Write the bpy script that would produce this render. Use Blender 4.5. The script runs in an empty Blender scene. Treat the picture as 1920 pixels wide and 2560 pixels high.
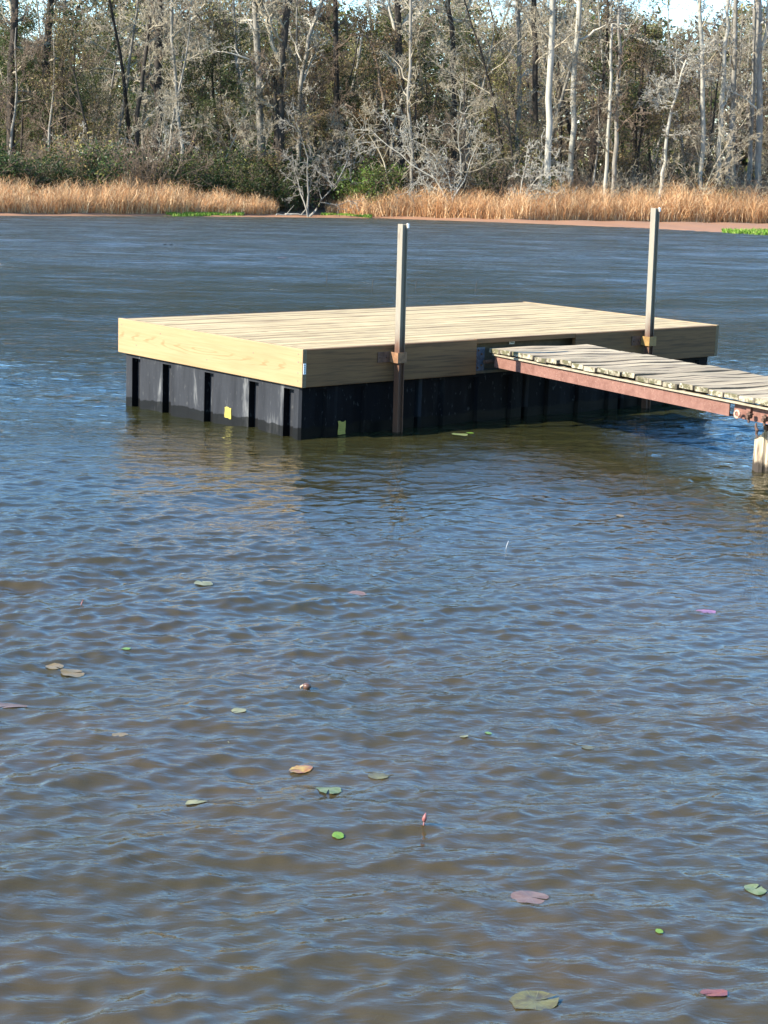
import bpy, math, random
import numpy as np
from mathutils import Vector, Matrix
random.seed(7); RNG = np.random.default_rng(11)
sc = bpy.context.scene
C = sc.collection
# ------------------------------------------------------------------ camera
F_PX, PITCH, ROLL, CAM_H = 4400.0, 0.18119, 0.02113, 1.84369
cam_d = bpy.data.cameras.new('camera'); cam = bpy.data.objects.new('camera', cam_d); C.objects.link(cam)
FW = np.array([0, math.cos(PITCH), -math.sin(PITCH)]); UP0 = np.array([0, math.sin(PITCH), math.cos(PITCH)]); RT0 = np.array([1.0, 0, 0])
RT = math.cos(ROLL)*RT0 + math.sin(ROLL)*UP0; UP = -math.sin(ROLL)*RT0 + math.cos(ROLL)*UP0
m = Matrix.Identity(4)
for i in range(3):
    m[i][0] = RT[i]; m[i][1] = UP[i]; m[i][2] = -FW[i]
m.translation = Vector((0, 0, CAM_H))
cam.matrix_world = m
cam_d.sensor_width = 36; cam_d.lens = 36*F_PX/2560
cam_d.clip_end = 3000; cam_d.clip_start = 0.05
cam_d.dof.use_dof = True; cam_d.dof.focus_distance = 13.5; cam_d.dof.aperture_fstop = 24
sc.camera = cam
# ------------------------------------------------------------------ sky, sun, exposure
SUN_AZ = math.radians(24.5)        # light travels towards this heading (from +x)
SUN_EL = math.radians(34.0)
w = bpy.data.worlds.new('World'); sc.world = w; w.use_nodes = True
nt = w.node_tree; nt.nodes.clear()
sky = nt.nodes.new('ShaderNodeTexSky'); sky.sky_type = 'NISHITA'; sky.sun_disc = False
sdx, sdy = -math.cos(SUN_AZ), -math.sin(SUN_AZ)
sky.sun_elevation = SUN_EL; sky.sun_rotation = math.atan2(sdx, sdy)
sky.altitude = 50; sky.air_density = 1.0; sky.dust_density = 0.3; sky.ozone_density = 2.5
bg = nt.nodes.new('ShaderNodeBackground'); bg.inputs[1].default_value = 0.15
out = nt.nodes.new('ShaderNodeOutputWorld')
skh = nt.nodes.new('ShaderNodeHueSaturation'); skh.inputs['Saturation'].default_value = 1.3
nt.links.new(sky.outputs[0], skh.inputs['Color']); nt.links.new(skh.outputs[0], bg.inputs[0]); nt.links.new(bg.outputs[0], out.inputs[0])
sl = bpy.data.lights.new('sun', 'SUN'); sun = bpy.data.objects.new('sun', sl); C.objects.link(sun)
sl.energy = 4.5; sl.angle = math.radians(0.53); sl.color = (1.0, 0.93, 0.82)
trav = Vector((math.cos(SUN_AZ)*math.cos(SUN_EL), math.sin(SUN_AZ)*math.cos(SUN_EL), -math.sin(SUN_EL)))
sun.rotation_euler = trav.to_track_quat('-Z', 'Y').to_euler()
sc.view_settings.view_transform = 'Standard'; sc.view_settings.look = 'None'
sc.view_settings.exposure = 1.6; sc.view_settings.gamma = 1; sc.view_settings.use_curve_mapping = False
sc.cycles.max_bounces = 6; sc.cycles.transparent_max_bounces = 8; sc.cycles.caustics_reflective = False; sc.cycles.caustics_refractive = False

# ------------------------------------------------------------------ helpers
def ray_at(px, py, Y):
    """world point at forward distance Y seen at reference coordinates (1920x2560)"""
    d = FW + RT*(px-960)/F_PX - UP*(py-1280)/F_PX
    t = Y/d[1]
    return np.array([0, 0, CAM_H]) + t*d
def on_water(px, py, z=0.0):
    d = FW + RT*(px-960)/F_PX - UP*(py-1280)/F_PX
    t = (z-CAM_H)/d[2]
    return np.array([0, 0, CAM_H]) + t*d

def link(o, parent=None):
    C.objects.link(o)
    if parent is not None: o.parent = parent
    return o
def tag(o, label=None, cat=None, group=None, kind=None):
    if label: o['label'] = label
    if cat: o['category'] = cat
    if group: o['group'] = group
    if kind: o['kind'] = kind
    return o
def empty(name, loc=(0, 0, 0), rz=0.0):
    o = bpy.data.objects.new(name, None); o.location = loc; o.rotation_euler = (0, 0, rz); o.empty_display_size = 0.2
    C.objects.link(o); return o

class MB:
    def __init__(s): s.v = []; s.f = []
    def add(s, vs, fs):
        b = len(s.v); s.v += [tuple(float(c) for c in p) for p in vs]; s.f += [tuple(b+i for i in f) for f in fs]
    def box(s, x0, x1, y0, y1, z0, z1, M=None, ch=0.0):
        if ch > 0:   # chamfered along the long edges: 8-sided section in YZ
            c = ch
            sec = [(y0+c, z0), (y1-c, z0), (y1, z0+c), (y1, z1-c), (y1-c, z1), (y0+c, z1), (y0, z1-c), (y0, z0+c)]
            vs = [(x0, a, b) for a, b in sec] + [(x1, a, b) for a, b in sec]
            fs = [tuple(range(7, -1, -1)), tuple(range(8, 16))] + [(i, (i+1) % 8, 8+(i+1) % 8, 8+i) for i in range(8)]
        else:
            vs = [(x0, y0, z0), (x1, y0, z0), (x1, y1, z0), (x0, y1, z0), (x0, y0, z1), (x1, y0, z1), (x1, y1, z1), (x0, y1, z1)]
            fs = [(0, 3, 2, 1), (4, 5, 6, 7), (0, 1, 5, 4), (1, 2, 6, 5), (2, 3, 7, 6), (3, 0, 4, 7)]
        if M is not None: vs = [tuple(M @ Vector(p)) for p in vs]
        s.add(vs, fs)
    def tube(s, pts, rs, n=8, cap=True):
        pts = [Vector(p) for p in pts]; vs = []; fs = []
        for i, p in enumerate(pts):
            t = (pts[min(i+1, len(pts)-1)]-pts[max(i-1, 0)]).normalized()
            a = t.cross(Vector((0.13, 0.31, 0.94)) if abs(t.z) < 0.8 else Vector((1, 0.1, 0))).normalized(); b = t.cross(a)
            for k in range(n):
                an = 2*math.pi*k/n; vs.append(p+(a*math.cos(an)+b*math.sin(an))*rs[i])
        for i in range(len(pts)-1):
            for k in range(n):
                fs.append((i*n+k, i*n+(k+1) % n, (i+1)*n+(k+1) % n, (i+1)*n+k))
        if cap:
            fs.append(tuple(range(n-1, -1, -1))); fs.append(tuple((len(pts)-1)*n+k for k in range(n)))
        s.add(vs, fs)
    def build(s, name, mat, parent=None, loc=(0, 0, 0), smooth=False):
        me = bpy.data.meshes.new(name); me.from_pydata(s.v, [], s.f); me.update()
        if mat: me.materials.append(mat)
        if smooth: me.shade_smooth()
        o = bpy.data.objects.new(name, me); o.location = loc
        return link(o, parent)

def np_mesh(name, V, Fq, mat, smooth=True, cols=None):
    """V Nx3, Fq list of arrays with equal width (3 or 4)"""
    me = bpy.data.meshes.new(name)
    me.vertices.add(len(V)); me.vertices.foreach_set('co', np.asarray(V, np.float32).ravel())
    loops = np.concatenate([f.ravel() for f in Fq]).astype(np.int32)
    sizes = np.concatenate([np.full(len(f), f.shape[1], np.int32) for f in Fq])
    me.loops.add(len(loops)); me.loops.foreach_set('vertex_index', loops)
    me.polygons.add(len(sizes)); st = np.concatenate([[0], np.cumsum(sizes)[:-1]]).astype(np.int32)
    me.polygons.foreach_set('loop_start', st)
    try: me.polygons.foreach_set('loop_total', sizes)
    except Exception: pass
    me.polygons.foreach_set('use_smooth', np.full(len(sizes), smooth))
    if cols is not None:
        a = me.attributes.new('tint', 'FLOAT_COLOR', 'POINT'); a.data.foreach_set('color', np.asarray(cols, np.float32).ravel())
    me.update(calc_edges=True)
    if mat: me.materials.append(mat)
    return me

# node helpers
class NT:
    def __init__(s, name):
        s.m = bpy.data.materials.new(name); s.m.use_nodes = True; s.t = s.m.node_tree; s.t.nodes.clear()
        s.out = s.n('ShaderNodeOutputMaterial')
    def n(s, typ, **kw):
        nd = s.t.nodes.new(typ)
        for k, v in kw.items(): setattr(nd, k, v)
        return nd
    def l(s, a, b): s.t.links.new(a, b)
    def val(s, nd, **kw):
        for k, v in kw.items():
            nd.inputs[k.replace('_', ' ')].default_value = v
        return nd
    def coords(s, scale=(1, 1, 1), kind='Object', rnd=True, rot=(0, 0, 0)):
        tc = s.n('ShaderNodeTexCoord'); mp = s.n('ShaderNodeMapping'); mp.inputs['Scale'].default_value = scale; mp.inputs['Rotation'].default_value = rot
        src = tc.outputs[kind]
        if kind == 'World':
            pass
        if rnd:
            oi = s.n('ShaderNodeObjectInfo'); mu = s.n('ShaderNodeMath', operation='MULTIPLY'); mu.inputs[1].default_value = 37.0
            s.l(oi.outputs['Random'], mu.inputs[0]); ad = s.n('ShaderNodeVectorMath', operation='ADD')
            s.l(src, ad.inputs[0]); s.l(mu.outputs[0], ad.inputs[1]); src = ad.outputs[0]
        s.l(src, mp.inputs['Vector']); return mp.outputs[0]
    def noise(s, vec, scale=5, detail=4, rough=0.55, dist=0.0):
        nd = s.n('ShaderNodeTexNoise'); s.l(vec, nd.inputs['Vector'])
        nd.inputs['Scale'].default_value = scale; nd.inputs['Detail'].default_value = detail; nd.inputs['Roughness'].default_value = rough; nd.inputs['Distortion'].default_value = dist
        return nd.outputs['Fac']
    def ramp(s, fac, stops, interp='LINEAR'):
        r = s.n('ShaderNodeValToRGB'); r.color_ramp.interpolation = interp; e = r.color_ramp.elements
        while len(e) < len(stops): e.new(0.5)
        for i, (p, c) in enumerate(stops):
            e[i].position = p; e[i].color = (c, c, c, 1) if not hasattr(c, '__len__') else tuple(c)+(1,)
        s.l(fac, r.inputs[0]); return r.outputs[0]
    def mix(s, fac, a, b, blend='MIX'):
        mx = s.n('ShaderNodeMix', data_type='RGBA', blend_type=blend)
        for sock, v in ((mx.inputs[0], fac), (mx.inputs[6], a), (mx.inputs[7], b)):
            if isinstance(v, (int, float)): sock.default_value = v
            elif isinstance(v, tuple): sock.default_value = v+(1,) if len(v) == 3 else v
            else: s.l(v, sock)
        return mx.outputs[2]
    def math(s, op, a, b=0.0, clamp=False):
        mt = s.n('ShaderNodeMath', operation=op); mt.use_clamp = clamp
        for sock, v in ((mt.inputs[0], a), (mt.inputs[1], b)):
            if isinstance(v, (int, float)): sock.default_value = v
            else: s.l(v, sock)
        return mt.outputs[0]
    def bump(s, h, strength=0.4, dist=0.01, normal=None):
        b = s.n('ShaderNodeBump'); b.inputs['Strength'].default_value = strength; b.inputs['Distance'].default_value = dist
        s.l(h, b.inputs['Height'])
        if normal is not None: s.l(normal, b.inputs['Normal'])
        return b.outputs[0]
    def pbsdf(s, col, rough=0.7, bump=None, metal=0.0, spec=0.5):
        p = s.n('ShaderNodeBsdfPrincipled')
        for sock, v in ((p.inputs['Base Color'], col), (p.inputs['Roughness'], rough), (p.inputs['Metallic'], metal)):
            if isinstance(v, (int, float)): sock.default_value = v
            elif isinstance(v, tuple): sock.default_value = v+(1,)
            else: s.l(v, sock)
        p.inputs['Specular IOR Level'].default_value = spec
        if bump is not None: s.l(bump, p.inputs['Normal'])
        s.l(p.outputs[0], s.out.inputs[0]); return p

# ------------------------------------------------------------------ terrain profile
SX = np.array([-400, -120, -60, -30, -20.9, -13.6, -6.9, -0.4, 7.5, 14.7, 18.9, 26, 45, 100, 400.0])
SY = np.array([-60, 20, 70, 92, 97.5, 106.5, 112, 115.8, 109.3, 100.5, 88.9, 78, 60, 30, -60.0])
RX = np.array([-400, -120, -60, -30, -22, -13.6, -9, -7.2, -3.6, -2.0, 8, 18.2, 28.1, 45, 100, 400.0])
RY = np.array([-50, 26, 76, 94, 98.3, 107.2, 112.3, 116, 120, 117, 114.5, 119, 122, 128, 118, 60.0])
def shore(x): return np.interp(x, SX, SY)
def reedline(x): return np.interp(x, RX, RY)
def ground_z(x, y):
    x = np.asarray(x, float); y = np.asarray(y, float)
    S = shore(x); R = np.maximum(reedline(x), S+0.6)
    d = y-S
    z = np.where(d < 0, np.maximum(-1.3, d*0.16), 0)
    t = np.clip(d/(R-S), 0, 1); z = np.where(d >= 0, 0.02+0.10*t, z)
    e = y-R
    z = np.where(e > 0, 0.12+np.interp(e, [0, 4, 14, 60, 300, 1500], [0, 0.25, 0.5, 2.2, 7, 12]), z)
    # near shallows and the bank the camera stands on
    zn = np.interp(y, [-1500, 0.8, 1.6, 2.6, 6, 12, 22], [0.6, 0.3, 0.05, -0.22, -0.5, -0.9, -1.3])
    zn = np.where(y < 22, zn, -1.3)
    return np.where((y < 30) & (d < 0), np.where(y < 22, np.maximum(zn, np.where(d > -8, z, -9)), z), z)

# ------------------------------------------------------------------ materials: setting
def mat_ground():
    t = NT('bank_soil'); v = t.coords((1, 1, 1), 'Object', rnd=False)
    geo = t.n('ShaderNodeNewGeometry'); sep = t.n('ShaderNodeSeparateXYZ'); t.l(geo.outputs['Position'], sep.inputs[0])
    n1 = t.noise(v, 0.6, 8, 0.65); n2 = t.noise(v, 9, 5, 0.7)
    mud = t.mix(n1, (0.21, 0.10, 0.045), (0.31, 0.155, 0.075))
    lit = t.mix(n2, (0.10, 0.06, 0.035), (0.26, 0.16, 0.09))
    hz = t.math('MULTIPLY', t.math('SUBTRACT', sep.outputs[2], 0.10), 14.0, clamp=True)
    col = t.mix(hz, mud, lit)
    bed = t.mix(t.ramp(n1, [(0.42, 0.0), (0.6, 1.0)]), (0.07, 0.055, 0.03), (0.22, 0.12, 0.06))
    dz = t.math('MULTIPLY', t.math('ADD', sep.outputs[2], 0.01), -40.0, clamp=True)
    col = t.mix(dz, col, bed)
    t.pbsdf(col, 0.8, t.bump(n2, 0.5, 0.03)); return t.m
def mat_water():
    t = NT('pond_water')
    geo = t.n('ShaderNodeNewGeometry'); P = geo.outputs['Position']
    sep = t.n('ShaderNodeSeparateXYZ'); t.l(P, sep.inputs[0])
    def mp(scale, rz):
        m_ = t.n('ShaderNodeMapping'); m_.inputs['Rotation'].default_value = (0, 0, rz); m_.inputs['Scale'].default_value = scale; t.l(P, m_.inputs['Vector']); return m_.outputs[0]
    fine = t.noise(mp((6, 14, 1), math.radians(-14)), 1.0, 4, 0.55, 0.6)
    fine2 = t.noise(mp((20, 34, 1), math.radians(22)), 1.0, 2, 0.5, 0.3)
    mid = t.noise(mp((1.5, 3.6, 1), math.radians(-10)), 1.0, 5, 0.6, 0.5)
    big = t.noise(mp((0.16, 0.3, 1), math.radians(8)), 1.0, 3, 0.5)
    gust = t.ramp(big, [(0.36, 0.5), (0.62, 1.35)])
    mr = t.n('ShaderNodeMapRange'); mr.inputs['From Min'].default_value = 10; mr.inputs['From Max'].default_value = 30; t.l(sep.outputs[1], mr.inputs['Value'])
    b0 = t.math('MULTIPLY', t.math('MULTIPLY', mid, mr.outputs[0]), 0.24)
    b1 = t.math('MULTIPLY', fine, t.math('ADD', 0.0085, t.math('MULTIPLY', mr.outputs[0], 0.024)))
    b2 = t.math('MULTIPLY', fine2, 0.0011)
    lng = t.noise(mp((0.8, 2.4, 1), math.radians(5)), 1.0, 5, 0.62, 0.3); b2 = t.math('ADD', b2, t.math('MULTIPLY', t.math('MULTIPLY', lng, mr.outputs[0]), 0.15))
    h = t.math('MULTIPLY', t.math('ADD', t.math('ADD', b0, b1), b2), gust)
    nrm = t.bump(h, 1.0, 1.0)
    murk = t.n('ShaderNodeBsdfDiffuse')
    pn = t.noise(mp((0.7, 0.7, 1), 0), 1.0, 4, 0.6)
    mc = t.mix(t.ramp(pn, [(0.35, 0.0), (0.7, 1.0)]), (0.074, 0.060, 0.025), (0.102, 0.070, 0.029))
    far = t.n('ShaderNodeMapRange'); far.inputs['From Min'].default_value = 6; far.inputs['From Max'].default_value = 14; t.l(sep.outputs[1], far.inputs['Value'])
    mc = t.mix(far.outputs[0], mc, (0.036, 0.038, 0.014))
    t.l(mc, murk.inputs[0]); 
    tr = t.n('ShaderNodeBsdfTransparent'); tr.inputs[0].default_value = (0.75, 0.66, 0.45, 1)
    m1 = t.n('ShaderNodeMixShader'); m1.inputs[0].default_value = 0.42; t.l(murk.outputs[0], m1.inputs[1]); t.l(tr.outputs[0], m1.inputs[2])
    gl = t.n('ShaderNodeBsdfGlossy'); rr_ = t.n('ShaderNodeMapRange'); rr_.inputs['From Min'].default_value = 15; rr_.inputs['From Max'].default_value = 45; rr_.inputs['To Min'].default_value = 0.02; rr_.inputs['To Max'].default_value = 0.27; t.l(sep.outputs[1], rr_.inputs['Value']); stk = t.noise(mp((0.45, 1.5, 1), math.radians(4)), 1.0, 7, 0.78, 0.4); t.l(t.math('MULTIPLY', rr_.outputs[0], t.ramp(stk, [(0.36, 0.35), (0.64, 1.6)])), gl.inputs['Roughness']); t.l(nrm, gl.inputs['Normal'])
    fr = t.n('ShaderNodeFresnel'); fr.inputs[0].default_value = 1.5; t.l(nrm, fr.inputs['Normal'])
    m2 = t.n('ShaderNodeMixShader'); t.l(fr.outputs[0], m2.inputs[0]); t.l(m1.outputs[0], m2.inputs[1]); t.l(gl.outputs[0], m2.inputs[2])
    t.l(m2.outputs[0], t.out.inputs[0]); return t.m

# ------------------------------------------------------------------ ground sheet
def sheet(name, xs, ys, zfun, mat, **kw):
    X, Y = np.meshgrid(xs, ys); Z = zfun(X, Y)
    V = np.stack([X, Y, Z], -1).reshape(-1, 3); nx, ny = len(xs), len(ys)
    i = np.arange(nx-1)[None, :]+np.arange(ny-1)[:, None]*nx
    Q = np.stack([i, i+1, i+nx+1, i+nx], -1).reshape(-1, 4)
    me = np_mesh(name, V, [Q], mat); o = bpy.data.objects.new(name, me); C.objects.link(o); return o
gx = np.concatenate([[-1500, -700, -400, -250, -160, -110], np.arange(-80, -30, 4), np.arange(-30, 36, 0.5), np.arange(36, 90, 4), [110, 160, 250, 400, 700, 1500]])
gy = np.concatenate([[-1500, -600, -200, -60, -20, -5], np.arange(-1, 26, 0.5), np.arange(28, 80, 3), np.arange(80, 140, 0.4), np.arange(142, 200, 4), [230, 300, 450, 700, 1500]])
g = sheet('ground', gx, gy, lambda x, y: ground_z(x, y)+0.03*np.sin(x*1.7+np.sin(y*2.1))*np.clip(y-shore(x), 0, 1), mat_ground())
tag(g, kind='structure')

# ------------------------------------------------------------------ water surface with real waves
WV = []
def mkwaves():
    r = np.random.default_rng(5)
    for lo, hi, slope, n, sp in ((1.1, 2.0, 0.016, 12, 22), (0.55, 1.1, 0.030, 22, 26), (0.25, 0.55, 0.052, 34, 34), (0.11, 0.23, 0.092, 56, 46), (0.06, 0.11, 0.105, 56, 54)):
        for _ in range(n):
            L = math.exp(r.uniform(math.log(lo), math.log(hi))); k = 2*math.pi/L
            th = math.radians((-52 if lo > 0.5 else (-66 if lo > 0.2 else -90))+r.normal()*sp)
            s = slope*math.sqrt(2.0/n)
            WV.append((k*math.cos(th), k*math.sin(th), k, s/k, r.uniform(0, 6.283)))
mkwaves()
def gustf(x, y):
    return 1.0+0.22*np.sin(0.55*x+0.31*y+1.0)+0.18*np.sin(-0.35*x+0.62*y+2.2)+0.12*np.sin(1.3*x+1.1*y)
def wave(x, y, sp=None):
    x = np.asarray(x, float); y = np.asarray(y, float)
    z = np.zeros_like(x); dx = np.zeros_like(x); dy = np.zeros_like(x)
    for kx, ky, k, a, ph in WV:
        if sp is not None:
            L = 2*math.pi/k; att = np.clip((L/sp-2.2)/2.0, 0, 1)
            if att.max() <= 0: continue
            msk = np.any(att > 0, axis=1); rows = slice(0, np.nonzero(msk)[0].max()+1)
        else: att = np.ones_like(x); rows = slice(None)
        p = kx*x[rows]+ky*y[rows]+ph; A = a*att[rows]
        c = np.cos(p)
        z[rows] += A*c; s = np.sin(p)*A*0.75/k
        dx[rows] -= s*kx; dy[rows] -= s*ky
    g_ = gustf(x, y)
    return z*g_, dx*g_, dy*g_
def surf(x, y):
    x = np.asarray(x, float); y = np.asarray(y, float); u, v = x.copy(), y.copy()
    for _ in range(3):
        z, dx, dy = wave(u, v); u, v = x-dx, y-dy
    return wave(u, v)[0]
def build_water():
    ys = [1.5]
    while ys[-1] < 135: ys.append(ys[-1]+(max(0.012, ys[-1]*0.0021) if ys[-1] < 17 else (0.04+(ys[-1]-17)*0.006)))
    ys = np.array(ys+[150, 200.0])
    u = np.concatenate([[-40, -12, -5, -2.5, -1.2, -0.7, -0.5, -0.4, -0.33, -0.29], np.linspace(-0.265, 0.265, 430), [0.29, 0.33, 0.4, 0.5, 0.7, 1.2, 2.5, 5, 12, 40]])
    U, Y = np.meshgrid(u, ys); X = U*np.minimum(Y+0.3, 60+0*Y)
    X = U*(Y+0.3)*np.where(np.abs(U) > 1, np.clip(60/(Y+1), 1, 8), 1)
    sp = np.gradient(Y, axis=0)
    z, dx, dy = wave(X, Y, sp)
    fade = np.clip((0.45-np.abs(U))/0.18, 0, 1)
    V = np.stack([X+dx*fade, Y+dy*fade, z*fade], -1).reshape(-1, 3); nx, ny = len(u), len(ys)
    i = np.arange(nx-1)[None, :]+np.arange(ny-1)[:, None]*nx
    Q = np.stack([i, i+1, i+nx+1, i+nx], -1).reshape(-1, 4)
    me = np_mesh('water', V, [Q], mat_water()); o = bpy.data.objects.new('water', me); C.objects.link(o); tag(o, kind='structure'); print('water quads', len(Q))
build_water()

# ------------------------------------------------------------------ vegetation materials
def mat_bark(name, c1, c2, sc_=6.0):
    t = NT(name); v = t.coords((1, 1, 0.25)); n = t.noise(v, sc_, 5, 0.7); n2 = t.noise(v, 1.2, 2)
    col = t.mix(t.ramp(n, [(0.3, 0.0), (0.7, 1.0)]), c1, c2)
    col = t.mix(t.math('MULTIPLY', n2, 0.6), col, (c1[0]*0.6, c1[1]*0.7, c1[2]*0.6))
    t.pbsdf(col, 0.9, t.bump(n, 0.6, 0.03), spec=0.2); return t.m
def mat_leaf(name, cols):
    t = NT(name); a = t.n('ShaderNodeAttribute'); a.attribute_name = 'tint'
    oi = t.n('ShaderNodeObjectInfo')
    hs = t.n('ShaderNodeHueSaturation'); t.l(a.outputs['Color'], hs.inputs['Color'])
    t.l(t.math('ADD', t.math('MULTIPLY', oi.outputs['Random'], 0.05), 0.475), hs.inputs['Hue'])
    t.l(t.math('ADD', t.math('MULTIPLY', oi.outputs['Random'], 0.5), 0.75), hs.inputs['Value'])
    d = t.n('ShaderNodeBsdfDiffuse'); t.l(hs.outputs[0], d.inputs[0])
    tl = t.n('ShaderNodeBsdfTranslucent'); t.l(hs.outputs[0], tl.inputs[0])
    g_ = t.n('ShaderNodeBsdfGlossy'); g_.inputs['Roughness'].default_value = 0.45; g_.inputs[0].default_value = (0.9, 0.95, 1, 1)
    m1 = t.n('ShaderNodeMixShader'); m1.inputs[0].default_value = 0.3; t.l(d.outputs[0], m1.inputs[1]); t.l(tl.outputs[0], m1.inputs[2])
    m2 = t.n('ShaderNodeMixShader'); m2.inputs[0].default_value = 0.015; t.l(m1.outputs[0], m2.inputs[1]); t.l(g_.outputs[0], m2.inputs[2])
    t.l(m2.outputs[0], t.out.inputs[0]); return t.m
BARK_DARK = mat_bark('dark_bark', (0.028, 0.023, 0.018), (0.075, 0.062, 0.05))
BARK_GREY = mat_bark('grey_bark', (0.16, 0.14, 0.115), (0.34, 0.31, 0.26))
BARK_PALE = mat_bark('pale_bark', (0.27, 0.245, 0.20), (0.50, 0.46, 0.385), 3.0)
TWIG_GREY = mat_bark('grey_twig', (0.27, 0.225, 0.16), (0.48, 0.41, 0.30))
TWIG_BROWN = mat_bark('brown_twig', (0.12, 0.087, 0.062), (0.26, 0.19, 0.135))
TWIG_PALE = mat_bark('pale_twig', (0.36, 0.31, 0.24), (0.62, 0.56, 0.46))
LEAF = mat_leaf('leaf', None)

# ------------------------------------------------------------------ tree growing
def unit(v): return v/max(1e-9, np.linalg.norm(v))
def grow(rng, start, d, length, r0, level, spec, tubes):
    nseg = spec['seg'][level]; kink = spec['kink'][level]; up = spec['up'][level]
    pts = [start]; rs = [r0]; p = start.copy(); step = length/nseg; dirs = [d]
    for i in range(nseg):
        d = unit(d+rng.normal(size=3)*kink+np.array([0, 0, up])); p = p+d*step; pts.append(p); dirs.append(d)
        rs.append(max(r0*(1-0.8*(i+1)/nseg), spec.get('rmin', 0.008)))
    tubes.append((np.array(pts), np.array(rs), level))
    if level+1 >= len(spec['n']): return
    n = spec['n'][level]; n = max(1, int(round(n*rng.uniform(0.75, 1.25))))
    for j in range(n):
        f = spec['from'][level]+(1-spec['from'][level])*((j+rng.uniform(0, 1))/n); f = min(f, 0.999)
        x = f*nseg; i = int(x); q = pts[i]+(pts[i+1]-pts[i])*(x-i); dd = dirs[i+1]
        a = unit(np.cross(dd, rng.normal(size=3))); ang = math.radians(rng.uniform(*spec['ang'][level]))
        nd = unit(dd*math.cos(ang)+a*math.sin(ang))
        ln = length*rng.uniform(*spec['len'][level])*(1-0.45*f); rr = (r0+(rs[-1]-r0)*f)*spec['rad'][level]
        grow(rng, q, nd, ln, max(rr, spec.get('rmin', 0.008)), level+1, spec, tubes)
SIDES = [8, 5, 4, 3, 3, 3]
def tubes_mesh(name, tubes, mat):
    Vs, Q, b = [], [], 0
    for pts, rs, lv in tubes:
        n = SIDES[lv]; m_ = len(pts)
        t = np.gradient(pts, axis=0); t /= np.linalg.norm(t, axis=1)[:, None]+1e-9
        ref = np.where(np.abs(t[:, 2:3]) < 0.8, np.array([[0.13, 0.31, 0.94]]), np.array([[1, 0.1, 0]]))
        a = np.cross(t, ref); a /= np.linalg.norm(a, axis=1)[:, None]+1e-9; c = np.cross(t, a)
        an = np.arange(n)*2*math.pi/n
        R = pts[:, None]+(a[:, None]*np.cos(an)[None, :, None]+c[:, None]*np.sin(an)[None, :, None])*rs[:, None, None]
        Vs.append(R.reshape(-1, 3))
        i = np.arange(m_-1)[:, None]*n; k = np.arange(n)[None, :]; k2 = (k+1) % n
        Q.append((np.stack([i+k, i+k2, i+n+k2, i+n+k], -1)+b).reshape(-1, 4)); b += m_*n
    return np_mesh(name, np.concatenate(Vs), [np.concatenate(Q)], mat)
def leaves_mesh(name, rng, centers, per, spread, size, palette, mat=LEAF):
    n = len(centers)*per; c = np.repeat(np.asarray(centers), per, 0)+rng.normal(size=(n, 3))*spread
    a = rng.normal(size=(n, 3)); a /= np.linalg.norm(a, axis=1)[:, None]
    b = np.cross(a, rng.normal(size=(n, 3))); b /= np.linalg.norm(b, axis=1)[:, None]
    s = size*rng.uniform(0.6, 1.4, (n, 1)); h = a*s; w_ = b*s*0.42
    V = np.stack([c-h, c+w_, c+h, c-w_], 1).reshape(-1, 3)
    Q = np.arange(n*4).reshape(-1, 4)
    pal = np.array(palette); k = rng.integers(0, len(pal), len(centers)); k = np.repeat(k, per)
    col = pal[k]*rng.uniform(0.7, 1.3, (n, 1)); col = np.concatenate([col, np.ones((n, 1))], 1); col = np.repeat(col, 4, 0)
    return np_mesh(name, V, [Q], mat, smooth=False, cols=col)
SPEC_BARE = dict(seg=[12, 8, 6, 4, 3], kink=[0.06, 0.17, 0.24, 0.3, 0.34], up=[0.03, 0.05, 0.04, 0.04, 0.03], n=[15, 7, 6, 4, 0], ang=[(35, 75), (25, 60), (25, 60), (25, 65)],
                 len=[(0.22, 0.5), (0.3, 0.6), (0.35, 0.65), (0.4, 0.7)], rad=[0.42, 0.5, 0.55, 0.7], rmin=0.011)
SPEC_BARE['from'] = [0.2, 0.2, 0.15, 0.15, 0]
GREEN = [(0.055, 0.075, 0.02), (0.09, 0.105, 0.028), (0.035, 0.05, 0.016), (0.19, 0.18, 0.05), (0.06, 0.065, 0.025)]
OLIVE = [(0.11, 0.105, 0.035), (0.22, 0.19, 0.07), (0.065, 0.065, 0.025), (0.28, 0.22, 0.09)]
DARKG = [(0.035, 0.06, 0.018), (0.05, 0.08, 0.02), (0.03, 0.045, 0.015)]
BROWNL = [(0.12, 0.085, 0.035), (0.25, 0.17, 0.065), (0.08, 0.06, 0.03), (0.30, 0.24, 0.09)]
def split(tubes): return [t for t in tubes if t[2] == 0], [t for t in tubes if t[2] > 0]
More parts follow.
